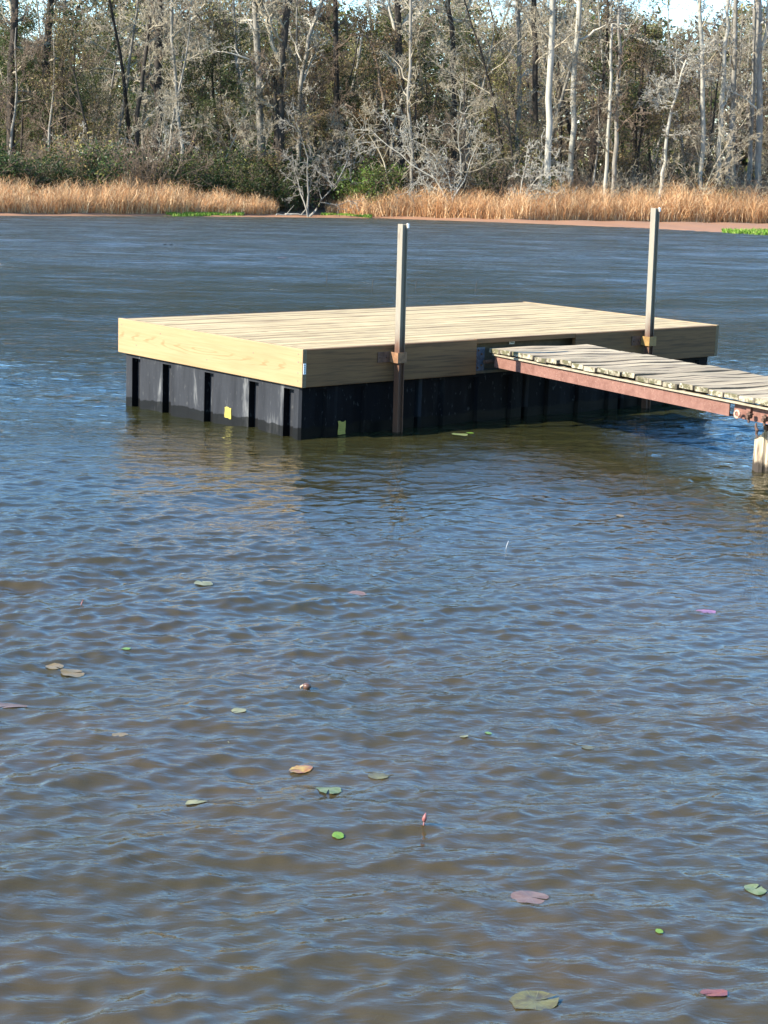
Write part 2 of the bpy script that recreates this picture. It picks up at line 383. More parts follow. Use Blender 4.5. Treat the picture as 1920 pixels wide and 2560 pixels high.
def variant(kind, seed):
    """returns dict part -> mesh, nominal height 14 m"""
    r = np.random.default_rng(seed); tubes = []
    spec = dict(SPEC_BARE); H = 15.0
    if kind == 'tall': spec.update(n=[13, 5, 5, 3, 0]); spec['from'] = [0.42, 0.2, 0.15, 0.15, 0]; H = 19; r0 = 0.17
    elif kind == 'bare': r0 = 0.15; spec['from'] = [0.12, 0.2, 0.15, 0.15, 0]; H = 13
    elif kind == 'small': r0 = 0.07; H = 7.5; spec.update(n=[14, 6, 5, 3, 0], kink=[0.13, 0.22, 0.28, 0.32, 0.34]); spec['from'] = [0.08, 0.2, 0.15, 0.15, 0]; spec['len'] = [(0.3, 0.62), (0.3, 0.6), (0.35, 0.65), (0.4, 0.7)]
    elif kind == 'green': r0 = 0.14; H = 14; spec.update(n=[16, 5, 3, 0], seg=[12, 7, 5, 3]); spec['from'] = [0.15, 0.2, 0.2, 0]
    grow(r, np.zeros(3)-np.array([0, 0, 0.4]), np.array([0, 0, 1.0]), H, r0, 0, spec, tubes)
    tr, br = split(tubes); parts = {'trunk': tr, 'branches': br}
    tips = [t[0][-1] for t in br if t[2] >= 3]+[t[0][len(t[0])//2] for t in br if t[2] >= 3]
    return parts, tips, r

def make_proto(name, kind, seed, bark, twig, leaf=None, leafpar=None):
    parts, tips, r = variant(kind, seed)
    d = {'trunk': tubes_mesh('trunk', parts['trunk'], bark), 'branches': tubes_mesh('branches', parts['branches'], twig)}
    if leaf:
        per, spr, size, frac = leafpar
        t = np.array(tips); t = t[r.random(len(t)) < frac]
        d['leaves'] = leaves_mesh('leaves', r, t, per, spr, size, leaf)
    return d
DARKT = [(0.045, 0.068, 0.02), (0.065, 0.09, 0.025), (0.035, 0.05, 0.016), (0.10, 0.11, 0.035)]
PROTO = {
 'holly': [make_proto('t', 'green', 450+i, BARK_DARK, TWIG_BROWN, DARKT, (14, 0.30, 0.095, 0.95)) for i in range(2)],
 'tall': [make_proto('t', 'tall', 100+i, b, TWIG_GREY) for i, b in enumerate((BARK_GREY, BARK_GREY, BARK_DARK))],
 'bare': [make_proto('t', 'bare', 200+i, b, tw) for i, (b, tw) in enumerate(((BARK_DARK, TWIG_GREY), (BARK_GREY, TWIG_BROWN), (BARK_GREY, TWIG_GREY), (BARK_DARK, TWIG_BROWN)))],
 'small': [make_proto('t', 'small', 300+i, b, b) for i, b in enumerate((TWIG_GREY, TWIG_BROWN, TWIG_GREY))],
 'green': [make_proto('t', 'green', 400+i, BARK_DARK, TWIG_BROWN, pal, (12, 0.26, 0.095, 0.7)) for i, pal in enumerate((GREEN, OLIVE, GREEN+OLIVE))],
 'brown': [make_proto('t', 'bare', 500+i, BARK_DARK, TWIG_BROWN, BROWNL+OLIVE, (3, 0.28, 0.075, 0.35)) for i in range(2)],
}
for k, L in PROTO.items():
    for d in L: print(k, {n: len(me.polygons) for n, me in d.items()})
def place(proto, name, loc, h, rz, label, cat='tree', group=None, nominal=14.0, tilt=(0, 0)):
    e = empty(name, loc, rz); e.rotation_euler = (tilt[0], tilt[1], rz); s = h/nominal; e.scale = (s, s, s)
    tag(e, label, cat, group)
    for pn, me in proto.items():
        link(bpy.data.objects.new(pn, me), e)
    return e

# ---- hero trees: each has its own trunk line
def hero(name, pts, w0, w1, Y, bark, twig, label, seed, forks=(), nb=13, blen=3.4, f0=0.3, leaf=None, leafpar=None, group=None, kink=0.2, levels=3, up=0.05):
    if twig is TWIG_GREY and seed % 3 == 0: twig = TWIG_PALE
    r = np.random.default_rng(seed)
    bx = ray_at(pts[0][0], 440, Y)[0]; Y = max(Y, float(reedline(bx))+(Y-113)*0.55+2.0)
    P = [ray_at(px, py, Y+dy) for px, py, dy in [(p+(0,))[:3] for p in pts]]
    P[0][2] = ground_z(P[0][0], P[0][1])-0.2
    base = P[0].copy(); base[2] += 0.2
    # resample with small wobble
    def refine(P, w):
        P = np.array(P); n = max(8, 3*len(P)); s = np.concatenate([[0], np.cumsum(np.linalg.norm(np.diff(P, axis=0), axis=1))]); u = np.linspace(0, s[-1], n)
        Q = np.stack([np.interp(u, s, P[:, i]) for i in range(3)], 1); Q[1:-1] += r.normal(size=(n-2, 3))*w; return Q, s[-1]
    px2m = Y/F_PX
    Q, ln = refine(P, 0.05); rs = np.linspace(w0/2*px2m, w1/2*px2m, len(Q)); rs[0] *= 1.25
    tr = [(Q-base, rs, 0)]; tubes = []
    for fk in forks:
        fp = [ray_at(px, py, Y+0.2) for px, py in fk[0]]; q, _ = refine(fp, 0.05); tubes.append((q-base, np.linspace(fk[1]/2*px2m, fk[2]/2*px2m, len(q)), 1))
    spec = dict(seg=[7, 6, 4, 3, 3, 2], kink=[kink, kink+.05, kink+.1, .35, .35], up=[up, 0.03, 0.03, 0.02, 0.02], n=([7, 5, 3, 3, 2][:levels])+[0], ang=[(30, 65)]*4, len=[(0.35, 0.6)]*4, rad=[0.6]*4, rmin=0.015)
    spec['from'] = [0.15]*5
    stems = [tr[0]]+[t_ for t_ in tubes]
    for pts_, rr_, _ in stems:
        for j in range(nb):
            f = f0+(1-f0)*(j+r.random())/nb; x = f*(len(pts_)-1); i = min(int(x), len(pts_)-2); q = pts_[i]+(pts_[i+1]-pts_[i])*(x-i); dd = unit(pts_[i+1]-pts_[i])
            a = unit(np.cross(dd, r.normal(size=3))); ang = math.radians(r.uniform(40, 80)); nd = unit(dd*math.cos(ang)+a*math.sin(ang))
            sub = []; grow(r, q, nd, blen*r.uniform(0.5, 1.2)*(1.15-0.5*f), max(rr_[i]*0.45, 0.028), 0, spec, sub); tubes += [(p_, r_, l_+1) for p_, r_, l_ in sub]
    e = empty(name, base); tag(e, label, 'tree', group)
    link(bpy.data.objects.new('trunk', tubes_mesh('trunk', tr, bark)), e)
    link(bpy.data.objects.new('branches', tubes_mesh('branches', tubes, twig)), e)
    if leaf:
        t = np.array([t_[0][-1] for t_ in tubes if t_[2] >= 2]); t = t[r.random(len(t)) < leafpar[3]]
        link(bpy.data.objects.new('leaves', leaves_mesh('leaves', r, t, leafpar[0], leafpar[1], leafpar[2], leaf)), e)
    return e
H = hero
H('bare_tree', [(30, 440), (26, 200), (40, 0), (44, -260)], 22, 14, 122, BARK_DARK, TWIG_GREY, 'dark trunked tree nearest the left edge of the photo', 1, [([(35, 60), (10, -40), (-30, -200)], 12, 6)])
H('bare_tree', [(122, 420), (118, 300), (114, 150), (128, 20), (160, -200)], 24, 14, 124, BARK_DARK, TWIG_GREY, 'dark tree in evergreen thicket above the left reeds, forking near the top', 2, [([(118, 60), (140, -10), (190, -120)], 10, 5)])
H('bare_tree', [(395, 400), (396, 250), (393, 100), (397, 0), (400, -280)], 21, 15, 125, BARK_DARK, TWIG_BROWN, 'thick straight dark trunk rising behind a leaning thinner one', 3, [([(396, 70), (380, 0), (376, -160)], 9, 6), ([(395, 155), (415, 80), (470, 20), (520, -30)], 6, 3)], nb=9)
H('bare_tree', [(335, 400), (343, 290), (360, 170), (368, 90), (372, 60)], 15, 8, 121, BARK_DARK, TWIG_GREY, 'leaning dark trunk just left of the thick straight one', 4, [([(368, 100), (385, 70), (400, 50)], 6, 3)], nb=7)
H('bare_tree', [(460, 450), (452, 330), (440, 220), (430, 80), (432, 0), (430, -140)], 10, 6, 119, BARK_GREY, TWIG_GREY, 'slender dark tree with long curved limbs and a pale foot', 5, [([(428, 100), (470, 60), (520, 0), (540, -50)], 6, 3), ([(435, 155), (480, 145), (530, 110)], 5, 2)], nb=7, blen=2.2)
H('bare_tree', [(652, 470), (650, 300), (645, 150), (640, 0), (636, -240)], 20, 13, 122, BARK_GREY, TWIG_GREY, 'tall grey trunk left of the dark forked one', 6, nb=10)
H('bare_tree', [(705, 475), (700, 330), (702, 160), (716, 60), (726, -20), (736, -240)], 24, 13, 119, BARK_DARK, TWIG_GREY, 'stout dark trunk forking above the gap in the reeds', 7, [([(700, 150), (680, 110), (665, 40), (640, 0), (610, -60)], 11, 6), ([(670, 60), (685, 30), (690, -80)], 8, 5)], nb=10)
H('bare_tree', [(690, 480), (694, 380), (688, 250), (676, 150)], 16, 9, 120.5, BARK_DARK, TWIG_BROWN, 'short dark stem hugging the stout forked trunk', 8, nb=8)
H('bare_tree', [(748, 430), (750, 220), (765, 140), (775, 80), (800, 20), (830, -80)], 13, 8, 124, BARK_GREY, TWIG_GREY, 'grey tree leaning right behind the gap in the reeds', 9, nb=11)
H('bare_tree', [(842, 450), (843, 250), (840, 60), (838, -200)], 15, 10, 127, BARK_DARK, TWIG_BROWN, 'straight dark trunk left of the crooked one, deep in the wood', 10, [([(840, 100), (815, 70), (790, 20)], 6, 3)], nb=10)
H('bare_tree', [(970, 440), (966, 330), (960, 250), (975, 210), (985, 170)], 13, 7, 120, BARK_DARK, TWIG_BROWN, 'crooked black trunk splitting into two bent arms', 11, [([(962, 255), (948, 200), (936, 120), (915, 92), (890, 86)], 9, 4), ([(955, 290), (930, 280), (900, 292)], 7, 4)], nb=6, blen=1.8, leaf=BROWNL+OLIVE, leafpar=(4, .25, .07, .6))
H('bare_tree', [(1004, 440), (1002, 280), (998, 150), (996, 60), (998, -220)], 21, 14, 123, BARK_DARK, TWIG_GREY, 'tall dark trunk right of the crooked one with forks near the top', 12, [([(997, 75), (1015, 45), (1035, 20), (1050, -60)], 10, 5), ([(995, 80), (980, 50), (970, 0), (950, -80)], 9, 5)], nb=9)
H('bare_tree', [(1030, 450), (1028, 360), (1020, 250), (1026, 100), (1022, -200)], 9, 6, 118, BARK_GREY, TWIG_GREY, 'thin grey stem with a branching foot beside the white barked shrub', 13, nb=10)
H('bare_tree', [(1138, 430), (1136, 250), (1132, 90), (1120, 0), (1112, -200)], 15, 10, 126, BARK_DARK, TWIG_GREY, 'dark trunk directly behind the white barked shrub', 14, [([(1130, 50), (1160, 60), (1176, 0), (1180, -150)], 9, 6)], nb=10)
H('bare_tree', [(1296, 440), (1297, 230), (1295, 60), (1294, -240)], 13, 10, 128, BARK_GREY, TWIG_GREY, 'grey trunk just left of the two pale columns', 15, nb=9)
H('bare_tree', [(1340, 440), (1339, 250), (1337, 60), (1337, -260)], 15, 12, 127, BARK_DARK, TWIG_GREY, 'dark trunk beside the tallest pale column', 16, [([(1338, 110), (1318, 50), (1300, 10), (1280, -60)], 7, 4)], nb=8)
H('bare_tree', [(1371, 450), (1374, 300), (1377, 120), (1381, 0), (1386, -300)], 17, 13, 121, BARK_PALE, TWIG_GREY, 'tallest pale column trunk, straight and white to the waterline', 17, nb=8, f0=0.45)
H('bare_tree', [(1431, 430), (1432, 230), (1436, 150), (1447, 60), (1452, -260)], 15, 12, 124, BARK_PALE, TWIG_GREY, 'pale column trunk leaning slightly, right of the tallest one', 18, [([(1438, 110), (1480, 80), (1530, 50), (1560, 10)], 7, 3)], nb=9, f0=0.4)
H('bare_tree', [(1516, 420), (1519, 340), (1525, 240), (1530, 60)], 10, 6, 119, BARK_PALE, TWIG_GREY, 'short pale trunk left of the half dead pair', 19, nb=8, blen=1.8)
H('bare_tree', [(1535, 425), (1541, 340), (1545, 220), (1548, 20)], 13, 7, 120, BARK_GREY, TWIG_BROWN, 'grey trunk of the half dead pair standing close to a short pale one', 20, nb=9)
H('bare_tree', [(1580, 400), (1592, 300), (1602, 230), (1612, 60)], 13, 6, 127, BARK_DARK, TWIG_BROWN, 'dark trunk leaning right in front of olive foliage', 21, nb=10, leaf=OLIVE+GREEN, leafpar=(6, .3, .08, .7))
H('bare_tree', [(1648, 440), (1665, 370), (1682, 260), (1700, 190), (1716, 150)], 11, 5, 117.5, BARK_PALE, BARK_PALE, 'slim bare tree with pale spiky limbs leaning right', 22, [([(1680, 258), (1662, 252), (1640, 232), (1655, 200)], 5, 2.5), ([(1684, 235), (1700, 200), (1740, 140), (1778, 130)], 5, 2.5), ([(1682, 265), (1660, 262), (1620, 250)], 4, 2), ([(1686, 230), (1690, 150), (1690, 120)], 4, 2)], nb=8, blen=2.0, f0=0.35, kink=0.26)
H('bare_tree', [(1757, 430), (1758, 300), (1756, 150), (1750, 0), (1748, -260)], 12, 9, 120, BARK_PALE, TWIG_GREY, 'long thin pale trunk right of the slim spiky tree', 23, nb=8, f0=0.4)
H('bare_tree', [(1798, 420), (1800, 330), (1808, 200), (1816, 90), (1822, -60)], 13, 8, 122, BARK_PALE, TWIG_GREY, 'pale trunk with bent neck among the right hand group', 24, nb=8, f0=0.35)
H('bare_tree', [(1822, 430), (1830, 250), (1838, 80), (1842, -240)], 14, 10, 125, BARK_GREY, TWIG_GREY, 'grey trunk right of the pale one with bent neck', 25, nb=8, f0=0.35)
H('bare_tree', [(1874, 420), (1880, 250), (1889, 80), (1892, -240)], 12, 9, 126, BARK_GREY, TWIG_GREY, 'second trunk from the right edge, grey and straight', 26, nb=8, f0=0.35)
H('bare_tree', [(1899, 420), (1902, 250), (1898, 60), (1894, -240)], 18, 13, 123, BARK_GREY, TWIG_GREY, 'thick grey trunk nearest the right edge', 27, [([(1900, 150), (1915, 80), (1925, -100)], 8, 5)], nb=8, f0=0.35)
# white barked multi-stem tree in the middle
def white_shrub(px, py0, Y, hgt, label, seed, bark, nst=5, nm='multi_stem_tree', spread=0.32):
    r = np.random.default_rng(seed); b = ray_at(px, py0, Y)
    if Y > 115: Y = max(Y, float(reedline(b[0]))+3.0); b = ray_at(px, py0, Y)
    b[2] = ground_z(b[0], b[1])
    stems, br = [], []
    spec = dict(seg=[9, 7, 5, 4, 3], kink=[0.2, 0.3, 0.34, 0.36, .3], up=[0.05, 0.02, 0.02, 0.02, 0.0], n=[9, 5, 3, 2, 0], ang=[(35, 75), (30, 70), (30, 70), (30, 60)], len=[(0.3, 0.5), (0.35, 0.6), (0.35, 0.6), (0.4, 0.6)], rad=[0.55, 0.6, 0.65, 0.7], rmin=0.015)
    spec['from'] = [0.15, 0.15, 0.15, 0.15, 0]
    for k in range(nst):
        sub = []; d = unit(np.array([r.normal()*spread, r.normal()*0.2, 1.0]))
        grow(r, np.array([r.normal()*0.15, r.normal()*0.15, -0.15]), d, hgt*r.uniform(0.6, 1.0), r.uniform(0.05, 0.08), 0, spec, sub)
        s_, b_ = split(sub); stems += s_; br += b_
    e = empty(nm, b); tag(e, label, 'tree')
    for s_ in stems: link(bpy.data.objects.new('trunk', tubes_mesh('trunk', [s_], bark)), e)
    link(bpy.data.objects.new('branches', tubes_mesh('branches', br, bark)), e)
white_shrub(1128, 455, 117.5, 9.6, 'white barked bare tree with several stems and a wide tangle of white twigs', 31, BARK_PALE, 5)
white_shrub(770, 510, 114.5, 7.6, 'small grey many branched tree leaning over the gap in the reeds', 32, BARK_GREY, 3, spread=0.25)
white_shrub(1305, 460, 118, 6.0, 'low white twigged tree between the white barked tree and the pale columns', 33, BARK_PALE, 3)
white_shrub(1400, 465, 118, 5.0, 'small pale bare tree at the foot of the tallest pale column', 34, BARK_PALE, 2)
white_shrub(300, 440, 117, 8.5, 'pale sprawling bare tree in front of the left evergreens', 35, BARK_PALE, 3, spread=0.5)

# ---- fill wood
fill = random.Random(3)
LBL = {'holly': '', 'tall': 'bare tall trunk standing deep in the wood behind the reeds', 'bare': 'bare grey twigged tree filling the wood behind the reeds',
       'small': 'small bare understorey tree at the edge of the wood', 'green': 'olive green leafy tree inside the wood', 'brown': 'bare tree holding a few brown leaves inside the wood'}
GRP = {'holly': 'dark evergreen trees of the left thicket', 'tall': 'tall bare trunks deep in the wood', 'bare': 'bare grey trees of the wood', 'small': 'small bare trees at the wood edge', 'green': 'leafy olive trees of the wood', 'brown': 'trees with brown leaves in the wood'}
NOM = {'holly': 14, 'tall': 19, 'bare': 13, 'small': 7.5, 'green': 14, 'brown': 13}
LM = [(-120, 'beyond the left frame edge'), (40, 'behind the leftmost dark tree'), (150, 'left of the pale sprawling tree'), (300, 'behind the pale sprawling tree'), (392, 'behind the thick straight dark trunk'),
      (460, 'behind the slender dark tree with a pale foot'), (560, 'left of the tall grey trunk'), (650, 'behind the tall grey trunk'), (715, 'behind the stout forked trunk'), (775, 'above the gap in the reeds'),
      (845, 'behind the bright green bush'), (925, 'behind the bright green bush, right side'), (970, 'behind the crooked black trunk'), (1040, 'behind the thin grey stem'), (1140, 'behind the white barked tree'), (1230, 'just right of the white barked tree'),
      (1300, 'behind the low white twigged tree'), (1375, 'behind the tallest pale column'), (1435, 'behind the leaning pale column'), (1530, 'behind the half dead pair'), (1600, 'behind the right leaning dark trunk'),
      (1680, 'behind the slim spiky tree'), (1757, 'behind the long thin pale trunk'), (1810, 'behind the trunk with bent neck'), (1900, 'behind the thick trunk at the right edge'), (2040, 'beyond the right frame edge')]
USED = {}
def wood_label(kind, px, Y):
    head = {'tall': 'tall bare tree', 'bare': 'bare grey twigged tree', 'small': 'small bare tree', 'green': 'olive leafy tree', 'holly': 'dark evergreen tree', 'brown': 'brown leaved bare tree', 'twig': 'bare twiggy shrub', 'dark': 'dark evergreen shrub', 'rust': 'rusty brown shrub'}[kind]
    lm = min(LM, key=lambda t_: abs(t_[0]-px))[1]
    rk = 'just' if Y < 124 else ('close' if Y < 131 else ('a little way' if Y < 138 else ('well back' if Y < 147 else ('far back' if Y < 157 else ('very far back' if Y < 169 else 'at the very back')))))
    if lm.startswith('just') and rk == 'just': rk = ''
    lb = (head+' '+rk+' '+lm).replace('  ', ' ')
    return lb
def put(kind, px, Y, h):
    b = ray_at(px, 440, Y); b[2] = ground_z(b[0], b[1])
    p = PROTO[kind][fill.randrange(len(PROTO[kind]))]
    place(p, {'holly': 'evergreen_tree', 'tall': 'bare_tree', 'bare': 'bare_tree', 'small': 'bare_tree', 'green': 'evergreen_tree', 'brown': 'oak_tree'}[kind], tuple(b), h, fill.uniform(0, 6.28), wood_label(kind, px, Y), 'tree', GRP[kind], NOM[kind], (fill.gauss(0, .03), fill.gauss(0, .03)))
rows = [(121, 30, 130, 0), (127, 24, 120, 1), (134, 24, 110, 2), (142, 22, 110, 3), (151, 22, 105, 4), (162, 22, 100, 5), (176, 22, 100, 6)]
for Y, n, stp, ri in rows:
    for i in range(n):
        px = -260+i*(2440/n)+fill.uniform(-40, 40); y = Y+fill.uniform(-3, 3)+max(0, float(reedline(ray_at(px, 440, Y)[0]))-116.0)
        if px > 1300 and ri == 0 and fill.random() < 0.7: continue
        if px > 1300 and ri == 1 and fill.random() < 0.35: continue
        u = fill.random()
        right = px > 1450
        if ri == 0:
            k = 'small' if u < 0.55 else ('brown' if u < .7 else 'bare')
            h = {'small': fill.uniform(5.5, 9), 'brown': fill.uniform(8, 11), 'bare': fill.uniform(9, 13)}[k]
        else:
            pg = 0.36 if px < 560 else (0.24 if px < 1560 else 0.10)
            if u < pg: k = 'holly' if (px < 560 and fill.random() < .5) else 'green'
            elif u < pg+0.10: k = 'brown'
            elif u < pg+0.42: k = 'tall'
            else: k = 'bare'
            h = {'holly': fill.uniform(9, 15), 'green': fill.uniform(10, 16), 'brown': fill.uniform(10, 15), 'tall': fill.uniform(17, 22), 'bare': fill.uniform(12, 17)}[k]
            if px > 1560 or px < 120: h *= 0.92
        put(k, px, y, h)

for px, Y, h in ((60, 124, 11), (150, 123, 9), (210, 127, 12), (-20, 126, 12), (260, 124, 8), (560, 128, 9), (100, 131, 13), (500, 126, 7), (620, 127, 8), (330, 131, 10), (1560, 136, 13), (1610, 139, 14), (880, 130, 9), (1050, 133, 12)):
    put('holly', px, Y, h)
# ---- shrubs
def shrub_proto(seed, n, H_, twig, leaf=None, leafpar=None, spread=0.5):
    r = np.random.default_rng(seed); tubes = []
    spec = dict(seg=[6, 4, 3], kink=[0.2, 0.28, 0.3], up=[0.04, 0.03, 0.02], n=[7, 4, 0], ang=[(25, 60)]*3, len=[(0.3, 0.55)]*3, rad=[0.6]*3, rmin=0.008)
    spec['from'] = [0.2, 0.2, 0.2]
    for _ in range(n):
        a = r.uniform(0, 6.28); d = unit(np.array([math.cos(a)*spread*r.random(), math.sin(a)*spread*r.random(), 1.0]))
        grow(r, np.array([r.normal()*0.5, r.normal()*0.4, -0.1]), d, H_*r.uniform(0.5, 1.05), 0.018, 0, spec, tubes)
    d = {'stems': tubes_mesh('stems', [(p, q, l+2) for p, q, l in tubes], twig)}
    if leaf:
        tips = np.array([t[0][-1] for t in tubes if t[2] >= 1]); per, spr, size, fr = leafpar
        tips = tips[r.random(len(tips)) < fr]; d['leaves'] = leaves_mesh('leaves', r, tips, per, spr, size, leaf)
    return d
SH = {'twig': [shrub_proto(600+i, 26, 2.6, tw, spread=0.7) for i, tw in enumerate((TWIG_GREY, TWIG_BROWN, TWIG_BROWN, TWIG_BROWN))],
      'dark': [shrub_proto(620+i, 22, 2.4, TWIG_BROWN, pal, (7, 0.16, 0.06, 0.8), spread=0.7) for i, pal in enumerate((DARKG, DARKG+GREEN))],
      'rust': [shrub_proto(640, 22, 2.4, TWIG_BROWN, BROWNL, (4, 0.16, 0.05, 0.6), spread=0.7)],
      'bright': [shrub_proto(660, 20, 2.2, TWIG_BROWN, [(0.10, 0.16, 0.03), (0.15, 0.20, 0.04), (0.08, 0.13, 0.02)], (8, 0.15, 0.07, 0.9), spread=0.6)]}
SLB = {'twig': ('bare twiggy brushwood at the foot of the wood', 'twiggy shrubs behind the reeds'), 'dark': ('dark evergreen shrub at the foot of the wood', 'dark evergreen shrubs behind the reeds'),
       'rust': ('shrub with rusty brown leaves at the foot of the wood', 'rusty shrubs behind the reeds'), 'bright': ('bright green leafy bush left of the crooked black trunk', None)}
def shrub(kind, px, Y, h, label=None, nm='shrub', py=450):
    b = ray_at(px, py, Y); b[2] = ground_z(b[0], b[1])
    lb, gp = SLB[kind]
    return place(SH[kind][fill.randrange(len(SH[kind]))], nm, tuple(b), h, fill.uniform(0, 6.28), label or wood_label(kind, px, Y), 'shrub', None if label else gp, 2.5)
for i in range(58):
    px = -120+i*38+fill.uniform(-20, 20)
    R = reedline(ray_at(px, 450, 120)[0])
    left = px < 680
    k = fill.choices(['twig', 'dark', 'rust'], [0.3, 0.5, 0.2] if left else [0.85, 0.05, 0.10])[0]
    if 1200 > px > 850: k = fill.choices(['twig', 'dark'], [.7, .3])[0]
    shrub(k, px, R+(fill.uniform(9, 12) if px < 680 else fill.uniform(5.5, 8.5)), fill.uniform(2.6, 3.8))
for i in range(44):
    px = -120+i*50+fill.uniform(-25, 25); R = reedline(ray_at(px, 450, 120)[0])
    k = fill.choices(['twig', 'dark', 'rust'], [0.35, 0.45, 0.2] if px < 760 else [0.8, 0.1, 0.1])[0]
    shrub(k, px, R+fill.uniform(9, 16), fill.uniform(3.0, 5.0) if px < 1300 else fill.uniform(2.8, 4.0))
for i, (px, Y, h) in enumerate([(600, 117, 3.0), (640, 118.5, 3.2), (690, 120, 3.4), (735, 121, 3.0), (560, 116.5, 2.6), (665, 117.8, 2.2), (590, 119, 4.0), (715, 118.6, 2.3)]):
    shrub('dark', px, Y, h)
shrub('bright', 925, 121.5, 3.6, 'bright green leafy bush left of the crooked black trunk')
shrub('dark', 950, 120.5, 3.2, 'low dark green bush at the foot of the crooked black trunk')
shrub('bright', 90, 113, 2.8, 'glossy green bush above the reeds at the far left')
shrub('dark', 1265, 124, 3.4, 'dark green bush between the white barked tree and the pale columns')
# far mass of wood behind all the single trees
def far_wood():
    r = np.random.default_rng(9); n = 24000
    x = r.uniform(-75, 80, n); y = r.uniform(185, 225, n); z = ground_z(x, y)+r.random(n)*np.interp(x, [-75, -48, -36, -30, 20, 28, 80], [15, 15, 16, 21, 21, 19, 17])*(0.92+0.14*np.sin(x*0.35)+0.1*np.sin(x*0.9+1))
    c = np.stack([x, y, z], 1)
    me = leaves_mesh('distant_woodland', r, c, 9, 0.6, 0.36, OLIVE+GREEN+[(0.10, 0.075, 0.05), (0.06, 0.048, 0.034), (0.045, 0.035, 0.025), (0.14, 0.11, 0.07)]*2)
    o = bpy.data.objects.new('distant_woodland', me); C.objects.link(o); tag(o, 'hazy mass of olive and brown woodland behind the single trees', 'woodland', kind='stuff')
far_wood()

# ------------------------------------------------------------------ reeds
def mat_tint(name, rough=0.8, transl=0.25):
    t = NT(name); a = t.n('ShaderNodeAttribute'); a.attribute_name = 'tint'
    d = t.n('ShaderNodeBsdfDiffuse'); t.l(a.outputs['Color'], d.inputs[0]); tl = t.n('ShaderNodeBsdfTranslucent'); t.l(a.outputs['Color'], tl.inputs[0])
    m1 = t.n('ShaderNodeMixShader'); m1.inputs[0].default_value = transl; t.l(d.outputs[0], m1.inputs[1]); t.l(tl.outputs[0], m1.inputs[2]); t.l(m1.outputs[0], t.out.inputs[0]); return t.m
REED = mat_tint('reed_straw')
def blades(name, r, x, y, z0, h, palette, wid=(0.018, 0.04), lean=0.35, droop=0.7, mat=REED, low=None):
    n = len(x); a = r.uniform(0, 2*math.pi, n); L = r.uniform(0.2, 1.0, n)*lean; dr = r.uniform(0.0, 1.0, n)**2*droop
    dirx, diry = np.cos(a), np.sin(a); w_ = r.uniform(*wid, n)
    pa = r.uniform(0, math.pi, n); sx, sy = np.cos(pa)*w_/2, np.sin(pa)*w_/2
    rows_ = []
    for t in (0, 0.38, 0.7, 0.9, 1.0):
        off = L*t*h*0.5+dr*h*0.45*t**3; zz = z0+h*(t-0.38*dr*t**4)
        kx = r.normal(size=n)*0.08*h*(t > 0); ky = r.normal(size=n)*0.08*h*(t > 0)
        cx_, cy_ = x+dirx*off+kx, y+diry*off+ky; wf = (1-0.75*t)
        rows_.append(np.stack([np.stack([cx_-sx*wf, cy_-sy*wf, zz], 1), np.stack([cx_+sx*wf, cy_+sy*wf, zz], 1)], 1))
    V = np.stack(rows_, 1).reshape(-1, 3); b = np.arange(n)[:, None]*10; k = np.arange(4)[None, :]*2
    Q = np.stack([b+k, b+k+1, b+k+3, b+k+2], -1).reshape(-1, 4)
    pal = np.array(palette); c = pal[r.integers(0, len(pal), n)]*r.uniform(0.7, 1.25, (n, 1)); c = np.repeat(np.concatenate([c, np.ones((n, 1))], 1), 10, 0)
    me = np_mesh(name, V, [Q], mat, smooth=False, cols=c); o = bpy.data.objects.new(name, me); C.objects.link(o); return o
STRAW = [(0.58, 0.33, 0.15), (0.66, 0.42, 0.21), (0.50, 0.25, 0.11), (0.72, 0.53, 0.31), (0.34, 0.18, 0.09), (0.62, 0.44, 0.25)]
def reed_bed(x0, x1, n, seed, label, hfun):
    r = np.random.default_rng(seed); x = r.uniform(x0, x1, n); R = reedline(x); d = r.power(0.75, n)*10
    d = d*np.interp(x, [x0, x0+2, x1-2.2, x1], [1, 1, 1, 0.45]) if x1 < 0 else d
    y = R+d; front = 1-0.25*np.exp(-d/0.8)
    cl = 0.85+0.12*np.sin(x*2.3+1)+0.1*np.sin(x*5.1+y)+0.08*np.sin(x*0.7)
    h = 0.85*hfun(x, d)*front*cl*r.uniform(0.65, 1.1, n)
    o = blades('reed_bed', r, x, y, ground_z(x, y)-0.03, h, STRAW, wid=(0.022, 0.05), lean=0.7, droop=1.15); tag(o, label, 'reeds', kind='stuff')
reed_bed(-36, -7.4, 27000, 21, 'tan and orange dead reeds along the left half of the far bank', lambda x, d: np.interp(x, [-36, -14, -9, -7.4], [2.4, 2.3, 1.8, 1.1]))
reed_bed(-4.3, 44, 42000, 22, 'orange brown dead reeds along the right half of the far bank', lambda x, d: np.interp(x, [-4.3, -2, 4, 12, 20, 44], [1.4, 2.1, 2.4, 2.7, 3.0, 3.2]))
